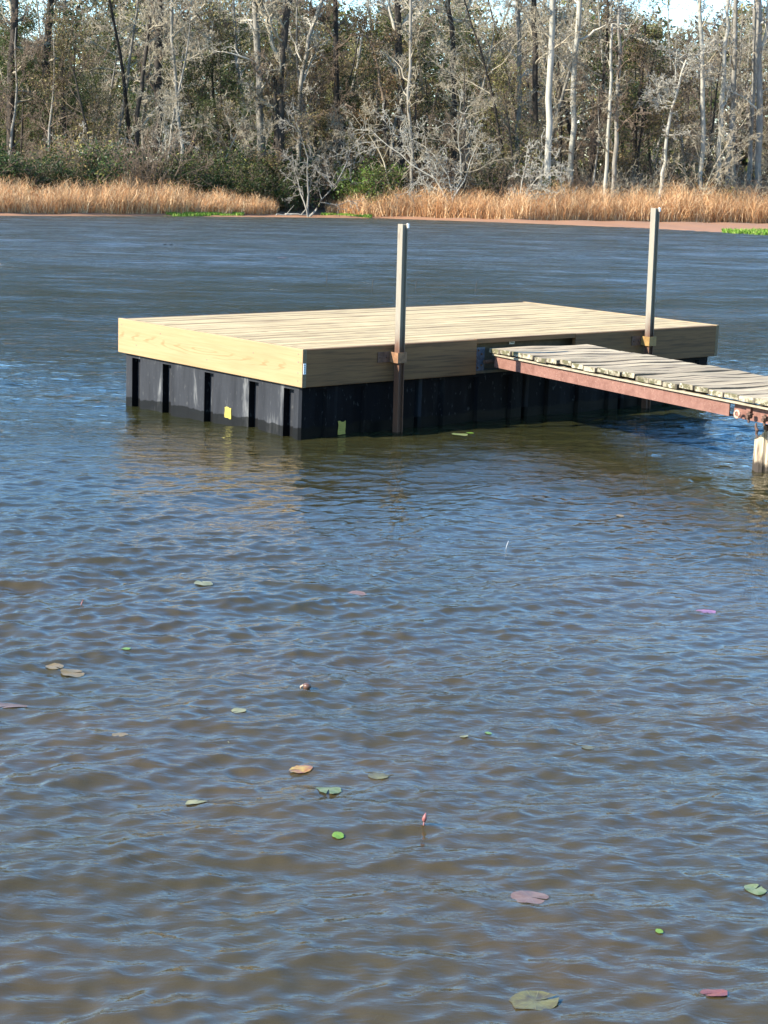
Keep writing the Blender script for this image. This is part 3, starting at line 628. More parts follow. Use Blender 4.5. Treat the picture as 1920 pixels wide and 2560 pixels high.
# green water weeds along the bank
def weeds(x, y, seed, label, h=(0.08, 0.25)):
    r = np.random.default_rng(seed); kp = (0.5+0.5*np.sin(x*2.1+y*1.3+seed)*np.sin(x*0.9-y*2.2))+0.25*r.random(len(x)) > 0.42; x, y = x[kp], y[kp]; n = len(x)
    o = blades('water_weed', r, x, y, np.maximum(ground_z(x, y), 0)-0.01, r.uniform(*h, n), [(0.16, 0.30, 0.04), (0.22, 0.36, 0.06), (0.12, 0.22, 0.03), (0.30, 0.36, 0.10)], wid=(0.05, 0.11), lean=1.0, droop=0.9)
    tag(o, label, 'water weed', kind='stuff')
r_ = np.random.default_rng(40)
xx = r_.uniform(17.4, 30, 9000); yy = shore(xx)+r_.uniform(0, 1, 9000)**1.2*np.interp(xx, [17.4, 19.5, 30], [1.0, 9.0, 12.0])-0.6; weeds(xx, yy, 41, 'bright green weed patch on the mud at the right edge')
xx = r_.uniform(-13.5, -9.2, 2500); yy = reedline(xx)-r_.uniform(0, 1, 2500)**2*1.3; weeds(xx, yy, 42, 'strip of green weed at the foot of the left reeds', (0.05, 0.2))
xx = r_.uniform(-4.6, -1.2, 1800); yy = reedline(xx)-r_.uniform(0, 1, 1800)*1.6; weeds(xx, yy, 43, 'small green weed strip right of the gap in the reeds', (0.05, 0.18))
# driftwood in the gap
def driftwood(px0, py0, px1, Y, rad, label, seed):
    r = np.random.default_rng(seed); a = ray_at(px0, py0, Y); b = ray_at(px1, py0, Y+0.6); a[2] = ground_z(a[0], a[1])+rad; b[2] = ground_z(b[0], b[1])+rad*1.6
    e = empty('driftwood', a); tag(e, label, 'driftwood'); P = [a+(b-a)*t-a+r.normal(size=3)*0.05 for t in np.linspace(0, 1, 8)]
    q = MB(); q.tube(P, np.linspace(rad, rad*0.5, 8), 6); q.build('log', BARK_PALE, e, smooth=True)
    q = MB(); q.tube([P[4], P[4]+np.array([0.3, 0, 0.35]), P[4]+np.array([0.5, 0.1, 0.6])], [rad*.5, rad*.35, rad*.15], 5); q.build('branch', BARK_PALE, e)
driftwood(712, 527, 785, 114.5, 0.06, 'pale driftwood log lying across the gap in the reeds', 1)
driftwood(690, 531, 735, 113.6, 0.04, 'thin pale branch lying on the mud at the waterline', 2)
driftwood(1862, 455, 1815, 133, 0.07, 'pale fallen branch leaning behind the right hand reeds', 3)

# ================================================================== DOCK
AX, AY, AZ = -0.62191, 12.94783, 0.67435; YAW = 0.7246
def wood_pine(name, c1, c2, dark, cath=False, contrast=1.0, edge=0.0):
    t = NT(name); v = t.coords((0.6, 14, 14)); v2 = t.coords((1, 1, 1)); oi = t.n('ShaderNodeObjectInfo')
    n1 = t.noise(v, 2.2, 6, 0.6, 0.8); n2 = t.noise(t.coords((2.5, 60, 60)), 1.0, 3, 0.6); n3 = t.noise(v2, 1.4, 3, 0.5)
    col = t.mix(t.ramp(n1, [(0.3, 0.0), (0.7, 1.0)]), c1, c2)
    col = t.mix(t.math('MULTIPLY', t.ramp(n2, [(0.48, 0.0), (0.66, 1.0)]), 0.42*contrast), col, dark)
    col = t.mix(t.math('MULTIPLY', t.ramp(n3, [(0.55, 0.0), (0.75, 1.0)]), 0.25), col, dark)
    if cath:
        wv = t.n('ShaderNodeTexWave', wave_type='RINGS', rings_direction='SPHERICAL', wave_profile='SIN')
        t.l(t.coords((0.8, 0.8, 8.5), rnd=False), wv.inputs['Vector']); wv.inputs['Scale'].default_value = 1.7; wv.inputs['Distortion'].default_value = 9.0; wv.inputs['Detail'].default_value = 3; wv.inputs['Detail Scale'].default_value = 0.9; wv.inputs['Detail Roughness'].default_value = 0.6
        tc = t.n('ShaderNodeTexCoord'); sp = t.n('ShaderNodeSeparateXYZ'); t.l(tc.outputs['Object'], sp.inputs[0])
        band = t.math('SUBTRACT', 1.0, t.math('MULTIPLY', t.math('ABSOLUTE', t.math('ADD', sp.outputs[2], t.math('MULTIPLY', t.math('SUBTRACT', n3, 0.5), 0.12))), 20.0), clamp=True)
        lines = t.ramp(wv.outputs['Fac'], [(0.80, 0.0), (0.97, 1.0)])
        col = t.mix(t.math('MULTIPLY', t.math('MULTIPLY', lines, band), 0.75), col, (0.24, 0.13, 0.05))
    if edge:
        tc = t.n('ShaderNodeTexCoord'); sp = t.n('ShaderNodeSeparateXYZ'); t.l(tc.outputs['Object'], sp.inputs[0])
        eg = t.math('MULTIPLY', t.math('SUBTRACT', t.math('ABSOLUTE', sp.outputs[1]), t.math('SUBTRACT', edge-0.001, t.math('MULTIPLY', n3, 0.012))), 150.0, clamp=True)
        col = t.mix(t.math('MULTIPLY', eg, 0.75), col, dark)
    vo = t.n('ShaderNodeTexVoronoi'); t.l(t.coords((1.6, 5, 5)), vo.inputs['Vector']); vo.inputs['Scale'].default_value = 1.0
    knot = t.ramp(vo.outputs['Distance'], [(0.035, 1.0), (0.075, 0.0)])
    col = t.mix(t.math('MULTIPLY', knot, 0.75), col, (0.12, 0.055, 0.02))
    hs = t.n('ShaderNodeHueSaturation'); t.l(col, hs.inputs['Color']); t.l(t.math('ADD', t.math('MULTIPLY', oi.outputs['Random'], 0.22), 0.88), hs.inputs['Value'])
    t.pbsdf(hs.outputs[0], 0.72, t.bump(n2, 0.35, 0.002), spec=0.3); return t.m
DECKW = wood_pine('pine_deck', (0.52, 0.40, 0.21), (0.39, 0.285, 0.135), (0.14, 0.085, 0.037), contrast=2.1, edge=0.0665)
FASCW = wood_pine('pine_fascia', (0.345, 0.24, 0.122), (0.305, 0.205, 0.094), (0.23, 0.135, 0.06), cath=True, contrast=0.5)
FASCF = wood_pine('pine_fascia_shaded', (0.19, 0.098, 0.038), (0.14, 0.070, 0.027), (0.05, 0.025, 0.011), contrast=1.4)  # same pine as the end fascia, darkened to paint the front's shade
def simple(name, col, rough=0.6, metal=0.0, nscale=20, var=0.3, spec=0.5):
    t = NT(name); n = t.noise(t.coords(), nscale, 4, 0.65); c = t.mix(t.ramp(n, [(0.3, 0.0), (0.7, 1.0)]), tuple(x*(1-var) for x in col), tuple(min(1, x*(1+var)) for x in col))
    t.pbsdf(c, rough, t.bump(n, 0.2, 0.003), metal, spec); return t.m
ENDW = simple('end_grain', (0.16, 0.11, 0.06), 0.9, nscale=60)
JOIST = simple('joist_wood', (0.10, 0.075, 0.045), 0.9)
STEEL = simple('dull_steel', (0.07, 0.085, 0.11), 0.6, 0.2, 30)
TAGW = simple('white_tag', (0.75, 0.75, 0.72), 0.5, var=0.05)
TAGP = simple('tag_print', (0.12, 0.12, 0.12), 0.6, var=0.05)
YEL = simple('yellow_tag', (0.30, 0.25, 0.045), 0.5, var=0.15)
BRASS = simple('bracket_rust', (0.20, 0.10, 0.045), 0.65, 0.1, 25, 0.4)
BRKT = simple('bracket_dark_rust', (0.10, 0.055, 0.035), 0.75, 0.2, 25, 0.5)
def mat_float():
    t = NT('black_polyethylene'); v = t.coords((1, 1, 1), rnd=False)
    geo = t.n('ShaderNodeNewGeometry'); sp = t.n('ShaderNodeSeparateXYZ'); t.l(geo.outputs['Position'], sp.inputs[0])
    n = t.noise(t.coords((1, 1, 0.16)), 7, 5, 0.65, 0.3); n2 = t.noise(v, 2.3, 3); n3 = t.noise(t.coords((1, 1, 0.5)), 30, 3)
    col = t.mix(t.ramp(n, [(0.45, 0.0), (0.75, 1.0)]), (0.004, 0.0042, 0.005), (0.008, 0.0085, 0.0095))
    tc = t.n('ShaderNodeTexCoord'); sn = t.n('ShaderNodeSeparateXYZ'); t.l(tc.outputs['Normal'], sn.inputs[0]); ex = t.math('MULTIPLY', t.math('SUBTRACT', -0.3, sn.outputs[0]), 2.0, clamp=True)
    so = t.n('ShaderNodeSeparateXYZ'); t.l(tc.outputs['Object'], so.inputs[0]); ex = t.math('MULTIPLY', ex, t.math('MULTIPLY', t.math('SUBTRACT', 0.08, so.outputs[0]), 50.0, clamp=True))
    col = t.mix(t.math('MULTIPLY', ex, t.ramp(n, [(0.25, 0.35), (0.6, 1.0)])), col, (0.036, 0.038, 0.042))  # chalked end face, painted paler to stand in for direct sun
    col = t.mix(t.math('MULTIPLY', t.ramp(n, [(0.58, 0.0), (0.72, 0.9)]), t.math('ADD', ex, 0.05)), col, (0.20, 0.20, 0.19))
    col = t.mix(t.math('MULTIPLY', t.ramp(n3, [(0.62, 0.0), (0.72, 1.0)]), 0.35), col, (0.1, 0.1, 0.095))
    n4 = t.noise(v, 5.0, 4, 0.6)
    lvl = t.math('ADD', t.math('MULTIPLY', t.math('SUBTRACT', n4, 0.5), 0.10), 0.085)
    wet = t.math('MULTIPLY', t.math('SUBTRACT', lvl, sp.outputs[2]), 160.0, clamp=True)
    col = t.mix(t.math('MULTIPLY', wet, 0.8), col, (0.006, 0.006, 0.005))
    rg = t.mix(wet, (0.62,)*3, (0.3,)*3)
    t.pbsdf(col, rg, t.bump(n2, 0.25, 0.02), spec=0.05); return t.m
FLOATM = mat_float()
T1, T2 = 0.00249, 0.02579
e1 = unit(np.array([math.cos(YAW), math.sin(YAW), T1])); e2_ = np.array([-math.sin(YAW), math.cos(YAW), T2]); e3 = unit(np.cross(e1, e2_)); e2_ = np.cross(e3, e1)
ZT = 0.95
dock = empty('floating_dock'); tag(dock, 'new pine decked floating dock on black plastic floats, moored in the pond', 'floating dock')
M = Matrix.Identity(4)
for i in range(3): M[i][0] = e1[i]; M[i][1] = e2_[i]; M[i][2] = e3[i]
M.translation = Vector(np.array([AX, AY, AZ])-e3*ZT); dock.matrix_world = M
DL, DW, FT, FH = 4.883, 2.4726, 0.038, 0.286
NB = 17; bw = (DW-2*FT)/NB; bm = None
q = MB(); q.box(-(DL-2*FT)/2+.003, (DL-2*FT)/2-.003, -bw/2+0.003, bw/2-0.0045, -0.019, 0.016, ch=0.004); 
deck0 = q.build('deck_board', DECKW, dock)
for i in range(NB):
    o = deck0 if i == 0 else link(bpy.data.objects.new('deck_board', deck0.data), dock)
    o.location = (DL/2, FT+bw*(i+0.5), ZT-0.019+random.uniform(-.0015, .0015)); o.rotation_euler = (random.gauss(0, .004), 0, 0)
NA, NBb = 1.79, 2.955
q = MB(); q.box(-DW/2, DW/2, -FT/2, FT/2, -FH/2, FH/2, ch=0.004); o = q.build('fascia_board', FASCW, dock); o.location = (FT/2, DW/2, ZT-FH/2); o.rotation_euler = (0, 0, math.pi/2); o['label'] = 'bright sunlit fascia board with arched grain'
o2 = link(bpy.data.objects.new('fascia_board', o.data), dock); o2.location = (DL-FT/2, DW/2, ZT-FH/2); o2.rotation_euler = (0, 0, math.pi/2)
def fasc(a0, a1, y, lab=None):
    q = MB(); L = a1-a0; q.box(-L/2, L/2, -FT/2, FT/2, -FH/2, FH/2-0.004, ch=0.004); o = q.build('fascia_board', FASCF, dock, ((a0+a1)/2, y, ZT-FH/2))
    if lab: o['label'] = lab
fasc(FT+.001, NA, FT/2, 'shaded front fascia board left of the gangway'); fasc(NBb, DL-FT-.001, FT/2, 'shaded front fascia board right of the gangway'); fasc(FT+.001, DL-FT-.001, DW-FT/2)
q = MB(); q.box(NA, NBb, 0.004, 0.037, ZT-0.036, ZT-0.001); q.build('edge_strip', FASCF, dock)
q = MB(); q.box(NBb-0.001, NBb+0.036, -0.0, 0.0375, 0, 0.001)  # (kept thin, hidden)
# end-grain caps of the long fascias seen from the front
for a in (0.0, DL-FT):
    q = MB(); q.box(a+0.003, a+FT-0.003, -0.002, 0.002, ZT-FH+0.003, ZT-0.006); q.build('end_grain', ENDW, dock)
# joists under the deck
for y in (0.16, 0.75, 1.25, 1.75, 2.25):
    q = MB(); q.box(FT+.003, DL-FT-.003, y-0.019, y+0.019, ZT-0.27, ZT-0.042); q.build('joist', JOIST, dock)
# tags
q = MB(); q.box(0.006, 0.030, -0.006, -0.0022, ZT-0.185, ZT-0.105); tg = q.build('staple_tag', TAGW, dock)
q = MB()
for k in range(5): q.box(0.010, 0.026, -0.0066, -0.0062, ZT-0.176+k*0.014, ZT-0.171+k*0.014)
q.build('tag_print', TAGP, tg)
q = MB(); q.box(2.30, 2.36, 0.138, 0.1405, ZT-0.077, ZT-0.050); tg = q.build('staple_tag', TAGW, dock)
q = MB(); q.box(2.31, 2.35, 0.1372, 0.1376, ZT-0.067, ZT-0.060); q.build('tag_print', TAGP, tg)
# screws on the fascia end
sq = MB()
for a, z in ((0.05, 0.04), (0.05, 0.10), (0.05, 0.18), (0.05, 0.24), (0.6, 0.09), (1.2, 0.21), (1.85, 0.07), (2.2, 0.2), (2.42, 0.05)):
    sq.tube([(-0.0018, a, ZT-z), (0.002, a, ZT-z)], [0.004, 0.004], 6)
s0 = sq.build('screw_heads', STEEL, dock); s0['kind'] = 'stuff'

# floats
FX, FY = 1.17, DW-0.115
def float_profile(recs_left):
    pts = []; dep = []; nrm = []
    def side(p0, p1, nin, recs):
        L = (Vector(p1)-Vector(p0)).length; us = [(0, 0.0)]; 
        for c, w_ in recs: us += [(c-w_/2-0.001, 0.0), (c-w_/2+0.003, 1.0), (c+w_/2-0.012, 1.0), (c+w_/2+0.006, 0.0)]
        us = [(0.018, 0.0)]+us[1:]+[(L-0.018, 0.0)]
        for u_, d_ in us:
            p = Vector(p0).lerp(Vector(p1), u_/L); pts.append(p); dep.append(d_); nrm.append(Vector(nin))
    side((0, 0), (FX, 0), (0, 1), [(0.2, .11), (0.58, .11), (0.97, .11)])
    side((FX, 0), (FX, FY), (-1, 0), [(0.3, .1), (0.9, .1), (1.5, .1), (2.05, .1)])
    side((FX, FY), (0, FY), (0, -1), [(0.2, .11), (0.58, .11), (0.97, .11)])
    side((0, FY), (0, 0), (1, 0), recs_left)
    return pts, dep, nrm
recs = [(FY-(b-0.06)+0.055-0.0, 0.115) for b in (2.307, 1.857, 1.272, 0.686, 0.253)]
pts, dep, nrm = float_profile(recs); n = len(pts); q = MB(); vs = []
levels = [(ZT-FH-0.002, 0, 0.0), (ZT-FH-0.03, 0, 0.0), (ZT-FH-0.034, 1, 0.0), (0.02, 1, 0.0), (0.0, 1, 0.02)]
levels = [(z, k, ins) for z, k, ins in levels]
for z, k, ins in levels:
    for p, d_, nn in zip(pts, dep, nrm):
        v_ = p+nn*((0.055 if abs(nn.x) > .5 else 0.03)*d_*k+ins); vs.append((v_.x, v_.y, z))
fs = [tuple(range(n))]+[tuple((len(levels)-1)*n+i for i in range(n-1, -1, -1))]
for l_ in range(len(levels)-1):
    for i in range(n): fs.append((l_*n+(i+1) % n, l_*n+i, (l_+1)*n+i, (l_+1)*n+(i+1) % n))
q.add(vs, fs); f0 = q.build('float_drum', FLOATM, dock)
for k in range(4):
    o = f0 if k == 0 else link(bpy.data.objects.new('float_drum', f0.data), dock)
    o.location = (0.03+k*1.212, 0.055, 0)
bpy.context.view_layer.update()
# mounting rim between floats and fascia
q = MB(); q.box(0.028, 4.86, 0.05, 2.42, ZT-FH-0.001, ZT-FH+0.02); q.build('float_rim', JOIST, dock)
def ragged(w_, h_, seed, T):
    r = random.Random(seed); out_ = []
    for i in range(5): out_.append((-w_/2+w_*i/4, h_/2+r.uniform(-.006, .006)))
    for i in range(3): out_.append((w_/2+r.uniform(-.006, .003), h_/2-h_*(i+1)/4))
    for i in range(5): out_.append((w_/2-w_*i/4, -h_/2+r.uniform(-.004, .004)))
    for i in range(3): out_.append((-w_/2+r.uniform(-.003, .006), -h_/2+h_*(i+1)/4))
    q = MB(); n_ = len(out_); q.add([T(a, b, 0.0) for a, b in out_]+[T(a, b, 0.003) for a, b in out_], [tuple(range(n_-1, -1, -1)), tuple(range(n_, 2*n_))]+[(i, (i+1) % n_, n_+(i+1) % n_, n_+i) for i in range(n_)]); return q
wz = ZT-AZ    # local height of the water line at A
yt = ragged(0.085, 0.085, 1, lambda a, b, c: (0.0275-c, 0.945-a, wz+0.075+b)).build('yellow_tag', YEL, dock)
yt = ragged(0.075, 0.10, 2, lambda a, b, c: (0.44+a, 0.0525-c, wz+0.05+b)).build('yellow_tag', YEL, dock)
q = MB()
for i in range(4): q.box(0.415, 0.465-(i % 2)*0.012, 0.0487, 0.0492, wz+0.03+i*0.014, wz+0.035+i*0.014)
q.build('tag_print', simple('olive_print', (0.25, 0.22, 0.05), 0.6), yt)

# hinge hardware inside the notch
hp = MB(); hp.box(NA+0.001, NA+0.145, 0.055, 0.063, ZT-0.265, ZT-0.075); hinge = hp.build('hinge_plate', STEEL, dock)
for (a, z) in ((0.02, 0.1), (0.075, 0.1), (0.02, 0.24), (0.07, 0.24), (0.11, 0.13), (0.11, 0.22)):
    b_ = MB(); b_.tube([(NA+a, 0.0545, ZT-z), (NA+a, 0.048, ZT-z)], [0.009, 0.008], 6); b_.build('bolt', BRKT, hinge)
b_ = MB(); b_.tube([(NA+0.03+0.018*math.cos(t), 0.035, ZT-0.185+0.022*math.sin(t)) for t in np.linspace(0.4, 5.6, 9)], [0.004]*9, 6); b_.build('hook', STEEL, hinge)
b_ = MB(); b_.tube([(NA+0.01, 0.04, ZT-0.115), (NA+0.06, 0.036, ZT-0.165), (NA+0.055, 0.036, ZT-0.19)], [0.0035]*3, 6); b_.build('rod', STEEL, hinge)
b_ = MB(); b_.tube([(NA+0.11, 0.02, ZT-0.19), (NA+1.08, 0.02, ZT-0.19)], [0.017]*2, 10); b_.build('hinge_pipe', BRKT, hinge)

# mooring pole brackets on the dock
def bracket(a, mat_c):
    q = MB(); q.box(a-0.165, a+0.055, -0.008, -0.0025, ZT-0.135, ZT-0.055); br = q.build('pole_bracket', BRKT, dock)
    for dx in (-0.14, -0.075):
        b_ = MB(); b_.tube([(a+dx, -0.0085, ZT-0.095), (a+dx, -0.016, ZT-0.095)], [0.009, 0.009], 6); b_.build('bolt', BRKT, br)
    q = MB()
    x0, x1, y0, y1, t_ = a-0.046, a+0.046, -0.104, -0.009, 0.005; z0, z1 = ZT-0.135, ZT-0.055
    q.box(x0, x0+t_, y0, y1, z0, z1); q.box(x1-t_, x1, y0, y1, z0, z1); q.box(x0+t_, x1-t_, y0, y0+t_, z0, z1)
    q.build('collar', mat_c, br)
bracket(0.8955, BRASS); bracket(3.837, simple('bracket_ochre', (0.24, 0.14, 0.04), 0.6, 0.1, 25, 0.3))

# mooring poles
def mat_pole():
    t = NT('weathered_galvanised'); v = t.coords((1, 1, 0.2)); n = t.noise(v, 30, 5, 0.7); n2 = t.noise(t.coords((1, 1, .35)), 9, 4, 0.7)
    geo = t.n('ShaderNodeNewGeometry'); sp = t.n('ShaderNodeSeparateXYZ'); t.l(geo.outputs['Position'], sp.inputs[0])
    base = t.mix(n, (0.17, 0.145, 0.105), (0.28, 0.245, 0.185))
    rust = t.mix(n, (0.06, 0.028, 0.016), (0.14, 0.068, 0.036))
    lvl = t.math('MULTIPLY', t.math('SUBTRACT', t.math('ADD', t.math('MULTIPLY', n2, 0.35), 0.66), sp.outputs[2]), 5.0, clamp=True)
    sc2 = t.ramp(n2, [(0.60, 0.0), (0.75, 0.8)])
    col = t.mix(t.math('MAXIMUM', lvl, sc2), base, rust)
    t.pbsdf(col, 0.6, t.bump(n, 0.4, 0.002), 0.15); return t.m
POLEM = mat_pole()
def dockpt(a, b, z): 
    p = np.array([AX, AY, AZ])+a*e1+b*e2_; return Vector((p[0], p[1], z))
def pole(a, ztop, lab, lean):
    p = dockpt(a, -0.058, -0.9); e = empty('mooring_pole', p, YAW); e.rotation_euler = (lean[0], lean[1], YAW); tag(e, lab, 'pole', None)
    q = MB(); w_, t_, h = 0.0275, 0.005, ztop+0.9
    q.box(-w_+t_, w_-t_, w_-t_-.03, w_-.03, 0, h-.004); q.box(-w_, -w_+t_, -w_, w_, 0, h); q.box(w_-t_, w_, -w_, w_, 0, h-.002)
    q.build('tube', POLEM, e)
    q = MB(); q.box(w_-0.004, w_+0.010, -w_-0.004, -w_+0.012, h-0.03, h+0.004); q.build('lit_flange_tip', TAGW, e)  # white block painting the sunlit tip of the right flange
pole(0.8955, 1.59, 'steel channel mooring pole with rusty foot, left of the gangway', (0, 0.006))
pole(3.837, 1.735, 'steel channel mooring pole right of the gangway, taller in the picture', (0, 0.0))

# ================================================================== GANGWAY
y2 = YAW-0.1836; G1 = np.array([math.cos(y2), math.sin(y2), 0.0]); G2 = unit(np.array([math.sin(y2), -math.cos(y2), -0.0218])); G3 = np.cross(G2, G1)
GO = np.array([0.82271, 14.23983, 0.60745]); GW, GL = 0.98, 7.2
gang = empty('gangway'); tag(gang, 'weathered plank gangway on rusty steel rails running from dock to the right edge', 'gangway')
M = Matrix.Identity(4)
for i in range(3): M[i][0] = G2[i]; M[i][1] = G1[i]; M[i][2] = G3[i]
M.translation = Vector(GO); gang.matrix_world = M
def mat_plank():
    t = NT('weathered_plank'); v = t.coords((9, 0.5, 9)); oi = t.n('ShaderNodeObjectInfo')
    n1 = t.noise(v, 2.5, 6, 0.65, 0.5); n2 = t.noise(t.coords((45, 1.6, 45)), 1.0, 4, 0.65); n3 = t.noise(t.coords(), 14, 5, 0.7)
    col = t.mix(t.ramp(n1, [(0.3, 0.0), (0.7, 1.0)]), (0.43, 0.345, 0.22), (0.30, 0.235, 0.145))
    col = t.mix(t.ramp(n2, [(0.48, 0.0), (0.64, 0.9)]), col, (0.115, 0.085, 0.06))
    # lichen and dark rot on the end grain: normal along local y
    tc = t.n('ShaderNodeTexCoord'); sp = t.n('ShaderNodeSeparateXYZ'); t.l(tc.outputs['Normal'], sp.inputs[0])
    endm = t.math('MULTIPLY', t.math('SUBTRACT', t.math('ABSOLUTE', sp.outputs[1]), 0.6), 5.0, clamp=True)
    endc = t.mix(t.ramp(n3, [(0.42, 0.0), (0.56, 1.0)]), (0.31, 0.265, 0.18), (0.07, 0.062, 0.032))
    endc = t.mix(t.ramp(t.noise(t.coords(), 25, 3), [(0.55, 0.0), (0.65, 1.0)]), endc, (0.44, 0.40, 0.29))
    col = t.mix(endm, col, endc)
    sx = t.n('ShaderNodeSeparateXYZ'); t.l(tc.outputs['Object'], sx.inputs[0])
    near = t.math('MULTIPLY', t.math('SUBTRACT', -0.40, t.math('ADD', sx.outputs[1], t.math('MULTIPLY', t.math('SUBTRACT', n3, 0.5), 0.2))), 20.0, clamp=True)
    col = t.mix(t.math('MULTIPLY', near, t.ramp(n3, [(0.5, 0.0), (0.62, 0.7)])), col, (0.13, 0.12, 0.06))
    edg = t.math('MULTIPLY', t.math('SUBTRACT', t.math('ABSOLUTE', sx.outputs[0]), t.math('SUBTRACT', 0.072, t.math('MULTIPLY', n3, 0.022))), 160.0, clamp=True)
    col = t.mix(t.math('MULTIPLY', edg, 0.8), col, (0.07, 0.055, 0.04))
    hs = t.n('ShaderNodeHueSaturation'); t.l(col, hs.inputs['Color']); t.l(t.math('ADD', t.math('MULTIPLY', oi.outputs['Random'], 0.4), 0.8), hs.inputs['Value'])
    t.pbsdf(hs.outputs[0], 0.85, t.bump(n2, 0.7, 0.004), spec=0.2); return t.m
PLANK = mat_plank()
def mat_rust():
    t = NT('rusty_steel'); n = t.noise(t.coords((1, 1, 1)), 16, 6, 0.7); n2 = t.noise(t.coords((1, 1, 1)), 60, 3, 0.7)
    col = t.mix(t.ramp(n, [(0.3, 0.0), (0.7, 1.0)]), (0.135, 0.06, 0.042), (0.22, 0.112, 0.082)); col = t.mix(t.ramp(n2, [(0.58, 0.0), (0.7, 0.6)]), col, (0.30, 0.18, 0.13))
    t.pbsdf(col, 0.75, t.bump(n2, 0.35, 0.003), 0.0, spec=0.3); return t.m
RUST = mat_rust(); PALEF = simple('lichened_flange', (0.28, 0.235, 0.155), 0.85, nscale=18, var=0.25)
pr = random.Random(4); x = 0.0; k = 0; pm = []
for v_ in range(5):
    wv = 0.135+0.006*v_; q = MB(); nn = 7; vs = []; fs = []
    for i in range(nn+1):
        yy_ = -GW/2+GW*i/nn; wob = pr.gauss(0, 0.0018); zc = 0.004*math.sin(i*1.3+v_)
        for (a, b) in ((-wv/2+.004, -0.034), (wv/2-.004, -0.034), (wv/2, -0.030), (wv/2, -0.005), (wv/2-.005, 0), (-wv/2+.005, 0), (-wv/2, -0.005), (-wv/2, -0.030)):
            vs.append((a+wob, yy_, b+zc))
    for i in range(nn):
        for j in range(8): fs.append((i*8+j, i*8+(j+1) % 8, (i+1)*8+(j+1) % 8, (i+1)*8+j))
    fs += [tuple(range(7, -1, -1)), tuple(nn*8+j for j in range(8))]
    q.add(vs, fs); me = bpy.data.meshes.new('plank'); me.from_pydata(q.v, [], q.f); me.materials.append(PLANK); me.update(); pm.append((me, wv))
while x < GL:
    me, wv = pm[k % 5 if k % 3 else pr.randrange(5)]
    o = link(bpy.data.objects.new('plank', me), gang)
    gap = pr.choice([0.001, 0.003, 0.006, 0.011]); skew = pr.gauss(0, 0.008)+(0.022 if 8 < k < 13 else 0)
    o.location = (x+wv/2, GW/2+pr.uniform(-.014, .012), pr.uniform(-.004, .005)); o.rotation_euler = (pr.gauss(0, .004), pr.gauss(0, .012), skew)
    x += wv+gap+0.004; k += 1
for side, yy_ in (('n', 0.03), ('f', GW-0.038)):
    sgn = 1 if side == 'n' else -1
    q = MB(); q.box(0.04, 2.85, yy_, yy_+0.008, -0.158, -0.062); b0 = q.build('side_rail', RUST, gang)
    q = MB(); q.box(0.04, 2.85, yy_+0.009 if sgn > 0 else yy_-0.035, yy_+0.043 if sgn > 0 else yy_-0.001, -0.158, -0.150); q.build('lower_flange', RUST, b0)
    q = MB(); q.box(0.035, GL, yy_-0.022, yy_+0.03, -0.0615, -0.048); q.build('top_flange', PALEF, b0)
    q = MB(); q.box(2.86, GL, yy_+0.035, yy_+0.043, -0.165, -0.064); q.build('side_rail', RUST, gang)
for xx_ in np.arange(0.3, GL, 0.9):
    q = MB(); q.box(xx_, xx_+0.04, 0.045, GW-0.05, -0.12, -0.064); q.build('cross_bar', RUST, gang)
# ring, shackles and chain end under the rail
q = MB(); q.tube([(2.95+0.024*math.cos(t), 0.012, -0.130+0.024*math.sin(t)) for t in np.linspace(0, 6.283, 15)], [0.008]*15, 7, cap=False); q.build('ring', simple('pale_rust', (0.48, 0.28, 0.20), 0.7), gang, smooth=True)
for xx_ in (3.07, 3.22, 3.5):
    q = MB(); q.tube([(xx_, 0.01, -0.095), (xx_, 0.008, -0.17)], [0.008, 0.008], 6); q.tube([(xx_, 0.03, -0.13), (xx_, -0.012, -0.13)], [0.013, 0.013], 6); q.box(xx_-0.018, xx_+0.018, 0.0, 0.03, -0.117, -0.107); q.build('shackle', BRKT, gang)
q = MB(); q.tube([(3.13, 0.02, -0.165), (3.135, 0.015, -0.19), (3.155, 0.01, -0.21), (3.15, 0.01, -0.235), (3.17, 0.01, -0.26)], [0.006, 0.009, 0.012, 0.008, 0.003], 6); q.build('chain_end', BRKT, gang)

